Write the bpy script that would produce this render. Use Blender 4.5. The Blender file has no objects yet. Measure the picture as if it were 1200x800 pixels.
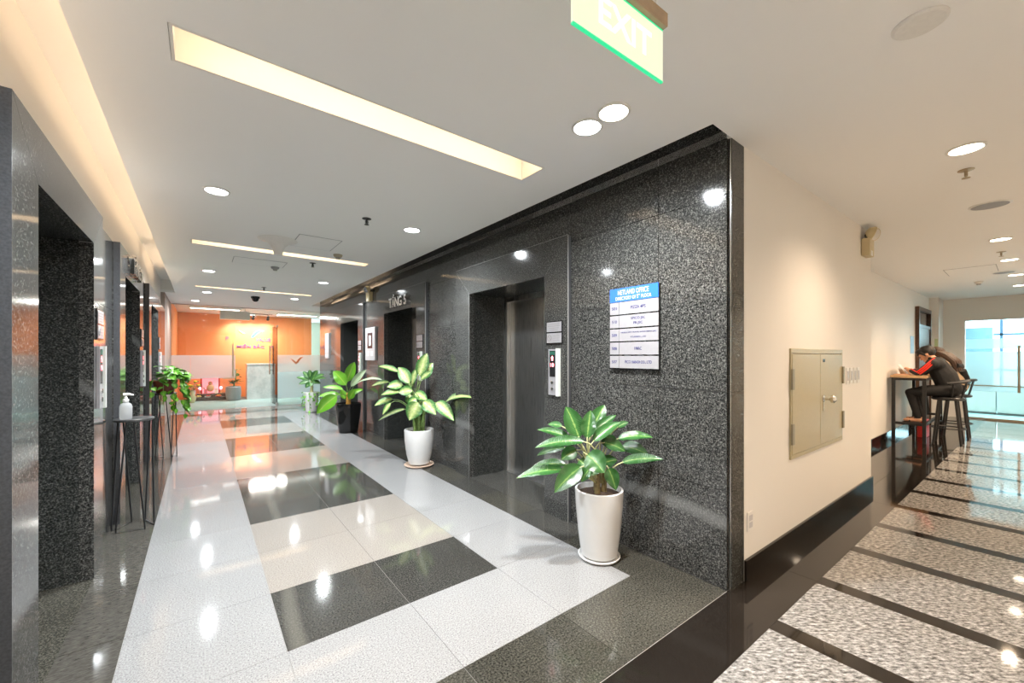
import bpy, bmesh, math, random
from mathutils import Vector, Matrix
random.seed(7)
S = bpy.context.scene
C = S.collection
# ------------------------------------------------------------------ camera
FPX, HC = 470.7, 1.4
YAW = math.atan((600 - 235) / FPX)
cam_d = bpy.data.cameras.new('camera')
cam_d.sensor_fit = 'HORIZONTAL'; cam_d.sensor_width = 36.0
cam_d.lens = FPX * 36.0 / 1200.0
cam_d.shift_y = 17.0 / 1200.0
cam_d.clip_start = 0.02; cam_d.clip_end = 200
cam = bpy.data.objects.new('camera', cam_d); C.objects.link(cam)
cam.location = (0, 0, HC); cam.rotation_euler = (math.pi / 2, 0, -YAW)
S.camera = cam
# ------------------------------------------------------------------ world, exposure
W = bpy.data.worlds.new('World'); S.world = W; W.use_nodes = True
W.node_tree.nodes['Background'].inputs[0].default_value = (0.62, 0.83, 1.0, 1)
W.node_tree.nodes['Background'].inputs[1].default_value = 9.0
S.view_settings.view_transform = 'Standard'; S.view_settings.look = 'None'
S.view_settings.gamma = 1.0; S.view_settings.use_curve_mapping = False
S.view_settings.exposure = 0.42
COOL, WARM, AMBER = (0.92, 0.97, 1.0), (1.0, 0.74, 0.51), (1.0, 0.71, 0.46)
P_LOBBY, P_CORR = 250.0, 155.0          # downlight power
E_COVE, E_SLOT = 4.6, 12.0              # LED strip emission

# ------------------------------------------------------------------ pixel helpers
_F = Vector((math.sin(YAW), math.cos(YAW), 0)); _R = Vector((math.cos(YAW), -math.sin(YAW), 0))
def pix(px, py, depth):
    """point at a given depth along the viewing axis"""
    return Vector((0, 0, HC)) + _F * depth + _R * ((px - 600) / FPX * depth) + Vector((0, 0, (417 - py) / FPX * depth))
def depth_of(p): return p.x * _F.x + p.y * _F.y

# ------------------------------------------------------------------ materials
MATS = {}
def nt(name):
    m = bpy.data.materials.new(name); m.use_nodes = True
    t = m.node_tree; b = t.nodes['Principled BSDF']; MATS[name] = m
    return m, t, b
def N(t, kind, **kw):
    n = t.nodes.new(kind)
    for k, v in kw.items():
        if k in n.inputs.keys(): n.inputs[k].default_value = v
        else: setattr(n, k, v)
    return n
def ramp(t, stops, interp='LINEAR'):
    r = t.nodes.new('ShaderNodeValToRGB'); r.color_ramp.interpolation = interp
    e = r.color_ramp.elements
    while len(e) < len(stops): e.new(0.5)
    for i, (p, c) in enumerate(stops):
        e[i].position = p; e[i].color = (*c, 1) if len(c) == 3 else c
    return r
def sRGB(r, g, b):
    f = lambda v: (v / 255 / 12.92) if v / 255 <= 0.04045 else ((v / 255 + 0.055) / 1.055) ** 2.4
    return (f(r), f(g), f(b))
def plain(name, col, rough=0.5, metal=0.0, spec=0.5, emit=None, estr=0.0, bump=0.0, bscale=60.0, var=0.0):
    m, t, b = nt(name)
    b.inputs['Base Color'].default_value = (*col, 1); b.inputs['Roughness'].default_value = rough
    b.inputs['Metallic'].default_value = metal; b.inputs['Specular IOR Level'].default_value = spec
    if emit:
        b.inputs['Emission Color'].default_value = (*emit, 1); b.inputs['Emission Strength'].default_value = estr
    if bump or var:
        g = N(t, 'ShaderNodeNewGeometry')
        n = N(t, 'ShaderNodeTexNoise', Scale=bscale, Detail=4.0)
        t.links.new(g.outputs['Position'], n.inputs['Vector'])
        if bump:
            bp = N(t, 'ShaderNodeBump', Strength=bump, Distance=0.01)
            t.links.new(n.outputs['Fac'], bp.inputs['Height']); t.links.new(bp.outputs['Normal'], b.inputs['Normal'])
        if var:
            r = ramp(t, [(0.3, tuple(c * (1 - var) for c in col)), (0.7, tuple(min(1, c * (1 + var)) for c in col))])
            t.links.new(n.outputs['Fac'], r.inputs['Fac']); t.links.new(r.outputs['Color'], b.inputs['Base Color'])
    return m
def stone(name, stops, scale, rough, veins=0.0, vein_col=(.4, .4, .4), stretch=(1, 1, 1), rot=(0, 0, 0), cloud=0.25, tilevar=0.1, spec=0.5, coat=0.0):
    """speckled polished stone: fine noise grains, cloudy tone, thin pale veins"""
    m, t, b = nt(name); L = t.links.new
    g = N(t, 'ShaderNodeNewGeometry')
    mp = N(t, 'ShaderNodeMapping', vector_type='TEXTURE'); mp.inputs['Scale'].default_value = stretch; mp.inputs['Rotation'].default_value = rot
    L(g.outputs['Position'], mp.inputs['Vector'])
    n = N(t, 'ShaderNodeTexNoise', Scale=scale, Detail=3.0, Roughness=0.7); L(mp.outputs['Vector'], n.inputs['Vector'])
    r = ramp(t, stops); L(n.outputs['Fac'], r.inputs['Fac'])
    n2 = N(t, 'ShaderNodeTexNoise', Scale=2.3, Detail=4.0); L(g.outputs['Position'], n2.inputs['Vector'])
    oi = N(t, 'ShaderNodeObjectInfo')
    a1 = N(t, 'ShaderNodeMath', operation='MULTIPLY_ADD'); a1.inputs[1].default_value = cloud * 2; a1.inputs[2].default_value = 1 - cloud
    L(n2.outputs['Fac'], a1.inputs[0])
    a2 = N(t, 'ShaderNodeMath', operation='MULTIPLY_ADD'); a2.inputs[1].default_value = tilevar * 2; a2.inputs[2].default_value = 1 - tilevar
    L(oi.outputs['Random'], a2.inputs[0])
    a3 = N(t, 'ShaderNodeMath', operation='MULTIPLY'); L(a1.outputs[0], a3.inputs[0]); L(a2.outputs[0], a3.inputs[1])
    mul = N(t, 'ShaderNodeVectorMath', operation='SCALE'); L(r.outputs['Color'], mul.inputs[0]); L(a3.outputs[0], mul.inputs['Scale'])
    col = mul.outputs[0]
    if veins:
        mp2 = N(t, 'ShaderNodeMapping'); mp2.inputs['Rotation'].default_value = (0.8, 0.5, 0.6)
        L(g.outputs['Position'], mp2.inputs['Vector'])
        w = N(t, 'ShaderNodeTexWave', Scale=0.17, Distortion=1.6, Detail=3.0); w.inputs['Detail Scale'].default_value = 0.9
        L(mp2.outputs['Vector'], w.inputs['Vector'])
        rv = ramp(t, [(0.0, (1, 1, 1)), (0.0012, (0, 0, 0))]); L(w.outputs['Fac'], rv.inputs['Fac'])
        f = N(t, 'ShaderNodeMath', operation='MULTIPLY'); f.inputs[1].default_value = veins; L(rv.outputs['Color'], f.inputs[0])
        mx = N(t, 'ShaderNodeMix', data_type='RGBA'); L(f.outputs[0], mx.inputs['Factor']); L(col, mx.inputs[6]); mx.inputs[7].default_value = (*vein_col, 1)
        col = mx.outputs[2]
    L(col, b.inputs['Base Color'])
    b.inputs['Roughness'].default_value = rough; b.inputs['Specular IOR Level'].default_value = spec
    b.inputs['Coat Weight'].default_value = coat; b.inputs['Coat Roughness'].default_value = 0.05
    return m
def glass(name, tint=(0.95, 0.985, 0.97), refl=1.0):
    m, t, b = nt(name); t.nodes.remove(b); L = t.links.new
    tr = N(t, 'ShaderNodeBsdfTransparent'); tr.inputs[0].default_value = (*tint, 1)
    gl = N(t, 'ShaderNodeBsdfGlossy'); gl.inputs['Roughness'].default_value = 0.01
    fr = N(t, 'ShaderNodeFresnel', IOR=1.5)
    k = N(t, 'ShaderNodeMath', operation='MULTIPLY'); k.inputs[1].default_value = refl; L(fr.outputs[0], k.inputs[0])
    mx = N(t, 'ShaderNodeMixShader'); L(k.outputs[0], mx.inputs[0]); L(tr.outputs[0], mx.inputs[1]); L(gl.outputs[0], mx.inputs[2])
    L(mx.outputs[0], t.nodes['Material Output'].inputs[0])
    return m
def frosted(name, col, through=0.35):
    m, t, b = nt(name); t.nodes.remove(b); L = t.links.new
    tl = N(t, 'ShaderNodeBsdfTranslucent'); tl.inputs[0].default_value = (*col, 1)
    df = N(t, 'ShaderNodeBsdfDiffuse'); df.inputs[0].default_value = (*col, 1)
    tr = N(t, 'ShaderNodeBsdfTransparent'); tr.inputs[0].default_value = (*col, 1)
    m1 = N(t, 'ShaderNodeMixShader'); m1.inputs[0].default_value = 0.4; L(tl.outputs[0], m1.inputs[1]); L(df.outputs[0], m1.inputs[2])
    m2 = N(t, 'ShaderNodeMixShader'); m2.inputs[0].default_value = through; L(m1.outputs[0], m2.inputs[1]); L(tr.outputs[0], m2.inputs[2])
    L(m2.outputs[0], t.nodes['Material Output'].inputs[0])
    return m
def emitter(name, col, strength):
    return plain(name, (0.8, 0.8, 0.8), 0.5, emit=col, estr=strength)
def steel(name, col, rough, sc=(400, 400, 3)):
    m, t, b = nt(name); L = t.links.new
    g = N(t, 'ShaderNodeNewGeometry'); mp = N(t, 'ShaderNodeMapping'); mp.inputs['Scale'].default_value = sc
    L(g.outputs['Position'], mp.inputs['Vector'])
    n = N(t, 'ShaderNodeTexNoise', Scale=1.0, Detail=3.0); L(mp.outputs['Vector'], n.inputs['Vector'])
    r = ramp(t, [(0.3, tuple(c * 0.82 for c in col)), (0.7, tuple(min(1, c * 1.12) for c in col))]); L(n.outputs['Fac'], r.inputs['Fac'])
    L(r.outputs['Color'], b.inputs['Base Color'])
    r2 = ramp(t, [(0.3, (rough * 0.8,) * 3), (0.7, (rough * 1.25,) * 3)]); L(n.outputs['Fac'], r2.inputs['Fac']); L(r2.outputs['Color'], b.inputs['Roughness'])
    b.inputs['Metallic'].default_value = 1.0
    return m
def leafmat(name, margin, centre, rib, spread=0.5, blotch=0.25, rough=0.3):
    """leaf blade: UV x runs along the leaf, y across it"""
    m, t, b = nt(name); L = t.links.new
    uv = N(t, 'ShaderNodeUVMap'); sp = N(t, 'ShaderNodeSeparateXYZ'); L(uv.outputs[0], sp.inputs[0])
    d = N(t, 'ShaderNodeMath', operation='SUBTRACT'); d.inputs[1].default_value = 0.5; L(sp.outputs['Y'], d.inputs[0])
    ab = N(t, 'ShaderNodeMath', operation='ABSOLUTE'); L(d.outputs[0], ab.inputs[0])
    g = N(t, 'ShaderNodeNewGeometry'); n = N(t, 'ShaderNodeTexNoise', Scale=45.0, Detail=3.0); L(g.outputs['Position'], n.inputs['Vector'])
    a = N(t, 'ShaderNodeMath', operation='MULTIPLY_ADD'); a.inputs[1].default_value = blotch; L(n.outputs['Fac'], a.inputs[0]); L(ab.outputs[0], a.inputs[2])
    r = ramp(t, [(0.0, rib), (0.03 + blotch * 0.4, rib), (0.05 + blotch * 0.5, centre), (min(0.95, spread * 0.5 + blotch * 0.5), margin)])
    L(a.outputs[0], r.inputs['Fac'])
    oi = N(t, 'ShaderNodeObjectInfo'); hv = N(t, 'ShaderNodeHueSaturation')
    v = N(t, 'ShaderNodeMath', operation='MULTIPLY_ADD'); v.inputs[1].default_value = 0.5; v.inputs[2].default_value = 0.75; L(oi.outputs['Random'], v.inputs[0])
    L(v.outputs[0], hv.inputs['Value']); L(r.outputs['Color'], hv.inputs['Color'])
    L(hv.outputs['Color'], b.inputs['Base Color'])
    b.inputs['Roughness'].default_value = rough
    wv = N(t, 'ShaderNodeTexWave', Scale=9.0, Distortion=1.0); wv.bands_direction = 'X'; L(uv.outputs[0], wv.inputs['Vector'])
    bp = N(t, 'ShaderNodeBump', Strength=0.25, Distance=0.01); L(wv.outputs['Fac'], bp.inputs['Height']); L(bp.outputs['Normal'], b.inputs['Normal'])
    return m

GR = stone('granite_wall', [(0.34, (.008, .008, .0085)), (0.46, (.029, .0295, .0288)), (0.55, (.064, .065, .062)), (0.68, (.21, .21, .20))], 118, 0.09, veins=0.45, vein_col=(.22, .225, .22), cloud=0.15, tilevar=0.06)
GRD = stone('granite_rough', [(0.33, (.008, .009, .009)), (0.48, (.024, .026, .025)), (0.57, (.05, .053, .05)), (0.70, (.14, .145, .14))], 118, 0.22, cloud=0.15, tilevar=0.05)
GJ = plain('granite_joint', (.17, .17, .165), 0.6, var=0.1)
GE = plain('granite_edge', (.055, .057, .062), 0.35, var=0.3, bscale=120)
DT = stone('dark_floor_tile', [(0.33, (.020, .0195, .018)), (0.5, (.042, .041, .037)), (0.66, (.085, .083, .075))], 110, 0.07, veins=0.3, vein_col=(.2, .19, .16), cloud=0.3, tilevar=0.14)
DTG = stone('dark_green_tile', [(0.33, (.018, .0175, .014)), (0.5, (.045, .043, .035)), (0.66, (.10, .096, .080))], 110, 0.08, veins=0.45, vein_col=(.24, .22, .18), cloud=0.35, tilevar=0.14)
DTB = stone('brown_vein_tile', [(0.3, (.040, .037, .032)), (0.5, (.066, .062, .054)), (0.7, (.10, .095, .082))], 90, 0.08, stretch=(3, 1, 1), cloud=0.2, tilevar=0.1)
WT = stone('white_terrazzo', [(0.30, (.05, .05, .05)), (0.40, (.19, .19, .19)), (0.52, (.258, .258, .258)), (0.72, (.345, .345, .345))], 140, 0.055, cloud=0.06, tilevar=0.03)
BT = stone('beige_terrazzo', [(0.30, (.055, .048, .042)), (0.40, (.185, .166, .147)), (0.52, (.258, .235, .21)), (0.72, (.34, .315, .287))], 140, 0.055, cloud=0.06, tilevar=0.03)
GROUT = plain('grout', (.25, .24, .225), 0.7, var=0.1)
BLK = stone('black_granite', [(0.3, (.006, .005, .004)), (0.55, (.014, .011, .009)), (0.75, (.03, .025, .02))], 260, 0.06, cloud=0.2, tilevar=0.1)
SLAB = stone('salt_pepper_granite', [(0.30, (.022, .021, .020)), (0.43, (.13, .126, .12)), (0.53, (.25, .244, .235)), (0.68, (.46, .45, .44))], 75, 0.055, stretch=(2.6, 1, 1), rot=(0, 0, -0.66), cloud=0.08, tilevar=0.04)
PLAST = plain('white_wall_paint', (.80, .78, .74), 0.6, bump=0.03, bscale=90)
CEIL = plain('ceiling_paint', (.90, .90, .89), 0.75, bump=0.02, bscale=70)
STEEL = steel('brushed_steel', (.52, .525, .52), 0.30)
STEELV = steel('steel_frame', (.58, .585, .58), 0.28)
CHROME = plain('chrome', (.75, .75, .74), 0.15, 1.0, bump=0.01)
SATIN = plain('satin_silver_plate', (.33, .325, .345), 0.3, 0.15, var=.03, bscale=40)
BLACK = plain('black_metal', (.012, .012, .013), 0.4, var=0.2)
BLACKP = plain('black_plastic', (.015, .015, .016), 0.25, var=0.2)
WHITEP = plain('white_plastic', (.78, .77, .74), 0.4, var=0.03)
CERAM = plain('white_ceramic', (.66, .66, .655), 0.12, var=0.03, bscale=8)
BLKPOT = plain('black_glazed_pot', (.010, .010, .010), 0.10, var=0.2)
SOIL = plain('soil', (.06, .035, .022), 0.95, bump=0.9, bscale=120, var=0.5)
GLASS = glass('clear_glass')
GLASST = glass('greenish_glass', (.90, .97, .95))
FROST_O = frosted('frosted_film_orange', (.95, .93, .92), 0.55)
FROST_W = frosted('frosted_film_white', (.86, .95, .95), 0.15)
FROST_B = frosted('frosted_film_daylight', (.85, .98, 1.0), 0.30)
ORANGE = plain('orange_wall_paint', sRGB(234, 142, 84), 0.5, var=0.03, bscale=3)
L_COOL = emitter('downlight_cool', (0.95, 0.98, 1.0), 14)
L_WARM = emitter('downlight_warm', (1.0, 0.86, 0.66), 14)
LED = emitter('led_strip_amber', AMBER, E_COVE)
LEDW = emitter('led_strip_warm', (1.0, 0.74, 0.48), E_SLOT)
WOOD = plain('light_wood', (.52, .34, .18), 0.4, var=0.15, bscale=14)
DWOOD = plain('dark_wood', (.075, .035, .018), 0.35, var=0.3, bscale=20)
CAB = plain('cabinet_paint', sRGB(176, 165, 132), 0.35, var=0.03)
SIGNB = plain('sign_blue', sRGB(45, 105, 205), 0.3)
NAVY = plain('navy_ink', sRGB(40, 40, 105), 0.5)
WHITEI = plain('white_ink', (.9, .9, .9), 0.5)
CARPET = plain('teal_carpet', sRGB(150, 178, 178), 0.85, var=0.12, bscale=40)
GREYI = plain('grey_ink', (.22, .21, .21), 0.5)

# ------------------------------------------------------------------ mesh helpers
def link(o, parent=None):
    C.objects.link(o)
    if parent is not None: o.parent = parent
    return o
def tag(o, label=None, cat=None, group=None, kind=None):
    if label: o['label'] = label
    if cat: o['category'] = cat
    if group: o['group'] = group
    if kind: o['kind'] = kind
    return o
def thing(name, label, cat, loc=(0, 0, 0), rz=0.0, group=None):
    o = bpy.data.objects.new(name, None); o.empty_display_size = 0.1
    o.location = loc; o.rotation_euler = (0, 0, rz); C.objects.link(o)
    return tag(o, label, cat, group)
class MB:
    def __init__(s): s.v = []; s.f = []; s.m = []; s.uv = {}
    def add(s, vs, fs, mi=0):
        k = len(s.v); s.v += [tuple(p) for p in vs]
        for f in fs: s.f.append([i + k for i in f]); s.m.append(mi)
        return s
    def box(s, x0, x1, y0, y1, z0, z1, mi=0):
        v = [(x0, y0, z0), (x1, y0, z0), (x1, y1, z0), (x0, y1, z0), (x0, y0, z1), (x1, y0, z1), (x1, y1, z1), (x0, y1, z1)]
        return s.add(v, [(0, 3, 2, 1), (4, 5, 6, 7), (0, 1, 5, 4), (1, 2, 6, 5), (2, 3, 7, 6), (3, 0, 4, 7)], mi)
    def prism(s, poly, axis, a0, a1, mi=0):
        """extrude a polygon along an axis (polygon given in the other two)"""
        n = len(poly)
        def mk(p, a): return {'z': (p[0], p[1], a), 'x': (a, p[0], p[1]), 'y': (p[0], a, p[1])}[axis]
        v = [mk(p, a0) for p in poly] + [mk(p, a1) for p in poly]
        fs = [tuple(range(n))[::-1], tuple(range(n, 2 * n))] + [(i, (i + 1) % n, n + (i + 1) % n, n + i) for i in range(n)]
        return s.add(v, fs, mi)
    def lathe(s, prof, seg=28, c=(0, 0, 0), mi=0, cap=True):
        v = []; fs = []
        for (r, z) in prof:
            for i in range(seg):
                a = 2 * math.pi * i / seg; v.append((c[0] + r * math.cos(a), c[1] + r * math.sin(a), c[2] + z))
        for j in range(len(prof) - 1):
            for i in range(seg):
                i2 = (i + 1) % seg; fs.append((j * seg + i, j * seg + i2, (j + 1) * seg + i2, (j + 1) * seg + i))
        if cap:
            fs.append(tuple(range(seg))[::-1]); k = (len(prof) - 1) * seg; fs.append(tuple(range(k, k + seg)))
        return s.add(v, fs, mi)
    def tube(s, pts, rad, seg=8, mi=0):
        pts = [Vector(p) for p in pts]; n = len(pts)
        rads = rad if isinstance(rad, (list, tuple)) else [rad] * n
        v = []; fs = []; ref = None
        for i, p in enumerate(pts):
            tg = (pts[min(i + 1, n - 1)] - pts[max(i - 1, 0)]).normalized()
            if ref is None: ref = tg.orthogonal().normalized()
            ref = (ref - tg * ref.dot(tg)); ref = ref.normalized() if ref.length > 1e-6 else tg.orthogonal().normalized()
            b = tg.cross(ref)
            for k in range(seg):
                a = 2 * math.pi * k / seg; v.append(p + (ref * math.cos(a) + b * math.sin(a)) * rads[i])
        for i in range(n - 1):
            for k in range(seg):
                k2 = (k + 1) % seg; fs.append((i * seg + k, i * seg + k2, (i + 1) * seg + k2, (i + 1) * seg + k))
        fs.append(tuple(range(seg))[::-1]); fs.append(tuple(range((n - 1) * seg, n * seg)))
        return s.add(v, fs, mi)
    def ball(s, c, r, seg=14, rings=8, mi=0):
        rx, ry, rz = (r, r, r) if not isinstance(r, (tuple, list)) else r
        v = []; fs = []
        for j in range(1, rings):
            ph = math.pi * j / rings
            for i in range(seg):
                a = 2 * math.pi * i / seg
                v.append((c[0] + rx * math.sin(ph) * math.cos(a), c[1] + ry * math.sin(ph) * math.sin(a), c[2] - rz * math.cos(ph)))
        v += [(c[0], c[1], c[2] - rz), (c[0], c[1], c[2] + rz)]
        for j in range(rings - 2):
            for i in range(seg):
                i2 = (i + 1) % seg; fs.append((j * seg + i, j * seg + i2, (j + 1) * seg + i2, (j + 1) * seg + i))
        lo, hi = len(v) - 2, len(v) - 1; k = (rings - 2) * seg
        for i in range(seg):
            i2 = (i + 1) % seg; fs.append((lo, i2, i)); fs.append((hi, k + i, k + i2))
        return s.add(v, fs, mi)
    def mesh(s, name, mats, smooth=False, bevel=0.0):
        me = bpy.data.meshes.new(name); me.from_pydata(s.v, [], s.f)
        for m in (mats if isinstance(mats, (list, tuple)) else [mats]): me.materials.append(m)
        me.polygons.foreach_set('material_index', s.m)
        bm = bmesh.new(); bm.from_mesh(me); bmesh.ops.recalc_face_normals(bm, faces=bm.faces)
        if bevel: bmesh.ops.bevel(bm, geom=[e for e in bm.edges], offset=bevel, segments=1, affect='EDGES', clamp_overlap=True)
        bm.to_mesh(me); bm.free()
        if smooth:
            me.polygons.foreach_set('use_smooth', [True] * len(me.polygons))
            try: me.set_sharp_from_angle(angle=math.radians(38))
            except Exception: pass
        me.update(); return me
    def build(s, name, mats, parent=None, smooth=False, bevel=0.0):
        return link(bpy.data.objects.new(name, s.mesh(name, mats, smooth, bevel)), parent)
def box(name, x0, x1, y0, y1, z0, z1, mat, parent=None, bevel=0.0):
    return MB().box(x0, x1, y0, y1, z0, z1).build(name, mat, parent, bevel=bevel)
def struct(o): return tag(o, kind='structure')
_unit = {}
def piece(name, x0, x1, y0, y1, z0, z1, mat, parent):
    """a tile or panel: shares one unit mesh per material"""
    if mat.name not in _unit: _unit[mat.name] = MB().box(-.5, .5, -.5, .5, -.5, .5).mesh('piece_' + mat.name, mat)
    o = bpy.data.objects.new(name, _unit[mat.name])
    o.location = ((x0 + x1) / 2, (y0 + y1) / 2, (z0 + z1) / 2); o.scale = (x1 - x0, y1 - y0, z1 - z0)
    return link(o, parent)
ROT = {'-X': Matrix(((0, 0, -1), (-1, 0, 0), (0, 1, 0))), '+X': Matrix(((0, 0, 1), (1, 0, 0), (0, 1, 0))), '-Y': Matrix(((1, 0, 0), (0, 0, -1), (0, 1, 0)))}
def text(body, face, pos, height, mat, parent, width=None, depth=0.001, name='lettering', align='CENTER', bold=0.0):
    cu = bpy.data.curves.new('t', 'FONT'); cu.body = body; cu.align_x = align; cu.align_y = 'CENTER'; cu.size = 1.0
    cu.extrude = 0.0001; cu.offset = bold; cu.resolution_u = 3
    o = bpy.data.objects.new('t', cu); C.objects.link(o)
    dg = bpy.context.evaluated_depsgraph_get(); me = bpy.data.meshes.new_from_object(o.evaluated_get(dg))
    bpy.data.objects.remove(o); bpy.data.curves.remove(cu)
    xs = [v.co.x for v in me.vertices]; ys = [v.co.y for v in me.vertices]
    sy = height / (max(ys) - min(ys)); sx = (width / (max(xs) - min(xs))) if width else sy
    cx = (max(xs) + min(xs)) / 2 if align == 'CENTER' else min(xs); cyy = (max(ys) + min(ys)) / 2
    for v in me.vertices:
        q = ROT[face] @ Vector(((v.co.x - cx) * sx, (v.co.y - cyy) * sy, depth if v.co.z > 0 else 0.0))
        v.co = q + Vector(pos)
    me.materials.clear(); me.materials.append(mat); me.name = name
    return link(bpy.data.objects.new(name, me), parent)
def spot(name, loc, power, col, parent=None, angle=150, blend=0.9, size=0.05, target=None):
    l = bpy.data.lights.new(name, 'SPOT'); l.energy = power; l.color = col; l.spot_size = math.radians(angle); l.spot_blend = blend; l.shadow_soft_size = size
    o = bpy.data.objects.new(name, l); link(o, parent); o.location = loc
    if target is not None: o.rotation_euler = (Vector(target) - Vector(loc)).to_track_quat('-Z', 'Y').to_euler()
    return o

# ================================================================== SETTING
XR, XL = 2.48, -0.575           # granite wall faces of the lift lobby
YC, YE = 1.107, 11.43           # lobby wall near and far ends
ZC = 2.70                       # ceiling height
SH = lambda x: -0.02 * (x - 2.48)   # corridor runs slightly askew to the lobby

# ---------------- floor
floor = struct(box('floor', -4.2, 18.2, -3.2, 19.2, -0.12, -0.004, GROUT))
ROWS = [1.56, 2.155, 2.743, 3.354, 3.965, 4.733, 5.5, 6.14, 6.78, 7.54, 8.3, 8.94, 9.575, 10.13, 10.69, 11.3, 11.9, 12.25, 12.9]
COLS = [-0.30, 0.325, 0.9375, 1.55, 2.165]
g = 0.0009
darkrows = {1, 4, 5, 8, 9, 12, 13}
for r in range(len(ROWS) - 1):
    for c in range(4):
        if c in (1, 2): mat = DT if r in darkrows else (WT if r == 0 else BT)
        else: mat = WT
        if r == 16: mat = DT
        gg = .002 if mat is DT else g
        piece('floor_tile', COLS[c] + gg, COLS[c + 1] - gg, ROWS[r] + g, ROWS[r + 1] - g, -0.012, 0.0, mat, floor)
yb = [1.56 + 0.605 * i for i in range(19)]
for i in range(len(yb) - 1):
    piece('floor_tile', XL - 0.02, -0.30 - g, yb[i] + .002, yb[i + 1] - .002, -0.012, 0.0, DTB, floor)
    piece('floor_tile', 2.165 + g, XR - .005, yb[i] + .0015, yb[i + 1] - .0015, -0.012, 0.0, DT if i % 2 else DTG, floor)
xs = [-1.5, -0.9, XL + 0.275, 0.325, 0.9375, 1.55, 2.165, XR]
def sheared_tile(x0, x1, ya, yb_, mat):
    """tile with long edges following the corridor"""
    p = [(x0, ya + SH(x0) if ya is not None else YC), (x1, ya + SH(x1)), (x1, yb_ + SH(x1)), (x0, yb_ + SH(x0))]
    return MB().prism(p, 'z', -0.012, 0.0).build('floor_tile', mat, floor)
for i in range(len(xs) - 1):
    x0, x1 = xs[i] + .002, xs[i + 1] - .002
    if x1 < XL - 0.2: continue
    MB().prism([(x0, YC + 0.004 + max(0, SH(x0))), (x1, YC + 0.004 + max(0, SH(x1))), (x1, 1.56 - g), (x0, 1.56 - g)], 'z', -0.012, 0.0).build('floor_tile', DTG, floor)
bx = [3.03 + 2.08 * k for k in range(-4, 6)]
for i in range(len(bx) - 1):
    sheared_tile(bx[i] + 0.001, min(bx[i + 1], 13.68) - 0.001, 0.82, 1.104, BLK)
for k in range(-9, 17):
    x0 = 2.31 + 0.695 * k
    if x0 > 13.6: break
    sheared_tile(x0, x0 + 0.11, -1.4, 0.8185, BLK)
    sheared_tile(x0 + 0.1105, min(13.68, x0 + 0.6945), -1.4, 0.8185, SLAB)
for i in range(4):                                           # black floor of the niche with the bar table
    x0 = 5.60 + i * 2.0
    MB().prism([(x0 + .001, 1.106 + SH(x0)), (x0 + 1.999, 1.106 + SH(x0 + 2)), (x0 + 1.999, 1.55), (x0 + .001, 1.55)], 'z', -0.012, 0.0).build('floor_tile', BLK, floor)
# reception and office floors
box('floor_carpet', -0.7, 6.0, 13.05, 19.0, -0.02, 0.001, CARPET, floor)
box('floor_threshold', -0.7, 3.4, 12.9, 13.05, -0.02, 0.002, plain('threshold_stone', (.34, .36, .35), 0.25, var=0.15), floor)
box('floor_carpet', 13.7, 18.1, -3.1, 2.0, -0.02, 0.001, CARPET, floor)

# ---------------- ceiling with cove, slot and light recess openings
def grid_minus(x0, x1, y0, y1, holes):
    X = sorted({x0, x1, *[h[0] for h in holes], *[h[1] for h in holes]}); Yv = sorted({y0, y1, *[h[2] for h in holes], *[h[3] for h in holes]})
    X = [x for x in X if x0 <= x <= x1]; Yv = [y for y in Yv if y0 <= y <= y1]
    out = []
    for i in range(len(X) - 1):
        for j in range(len(Yv) - 1):
            mx, my = (X[i] + X[i + 1]) / 2, (Yv[j] + Yv[j + 1]) / 2
            if any(h[0] < mx < h[1] and h[2] < my < h[3] for h in holes): continue
            out.append((X[i], X[i + 1], Yv[j], Yv[j + 1]))
    return out
COVE = (-0.71, -0.412, 1.3, 10.8); RSLOT = (2.27, XR, 1.09, YE)
LSLOTS = [(-0.088, 1.874, 2.07, 2.30), (-0.077, 1.88, 5.72, 5.91), (-0.076, 1.89, 9.42, 9.58)]
mb = MB()
for (x0, x1, y0, y1) in grid_minus(-4.2, 13.75, -3.2, 13.02, [COVE, RSLOT, *[(a - .014, b - -.014, c - .014, d + .014) for a, b, c, d in LSLOTS]]): mb.box(x0, x1, y0, y1, ZC, ZC + 0.05)
ceiling = struct(mb.build('ceiling', CEIL))
# roof slab above everything, cove and slot interiors
struct(box('ceiling_slab', -4.3, 18.3, -3.3, 19.3, 3.02, 3.15, CEIL))
mb = MB(); mb.box(-0.72, -0.64, 1.0, 11.0, 2.33, 3.02)
mb.box(-0.72, -0.25, 1.2, 1.3, 2.75, 3.02); mb.box(-0.72, -0.25, 10.8, 10.9, 2.75, 3.02)
mb.box(-0.25, -0.20, 1.2, 10.9, 2.75, 3.02); mb.box(-0.64, -0.25, 1.3, 10.8, 2.955, 3.02)
struct(mb.build('trim_1', plain('cove_paint', (.82, .80, .76), 0.6, bump=0.01)))
mb = MB(); mb.box(2.12, 2.17, 1.05, YE + .05, 2.75, 3.02); mb.box(2.17, XR + 0.1, 1.04, 1.09, 2.75, 3.02); mb.box(2.17, XR + .1, YE, YE + .05, 2.75, 3.02)
struct(mb.build('trim_2', CEIL))

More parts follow.
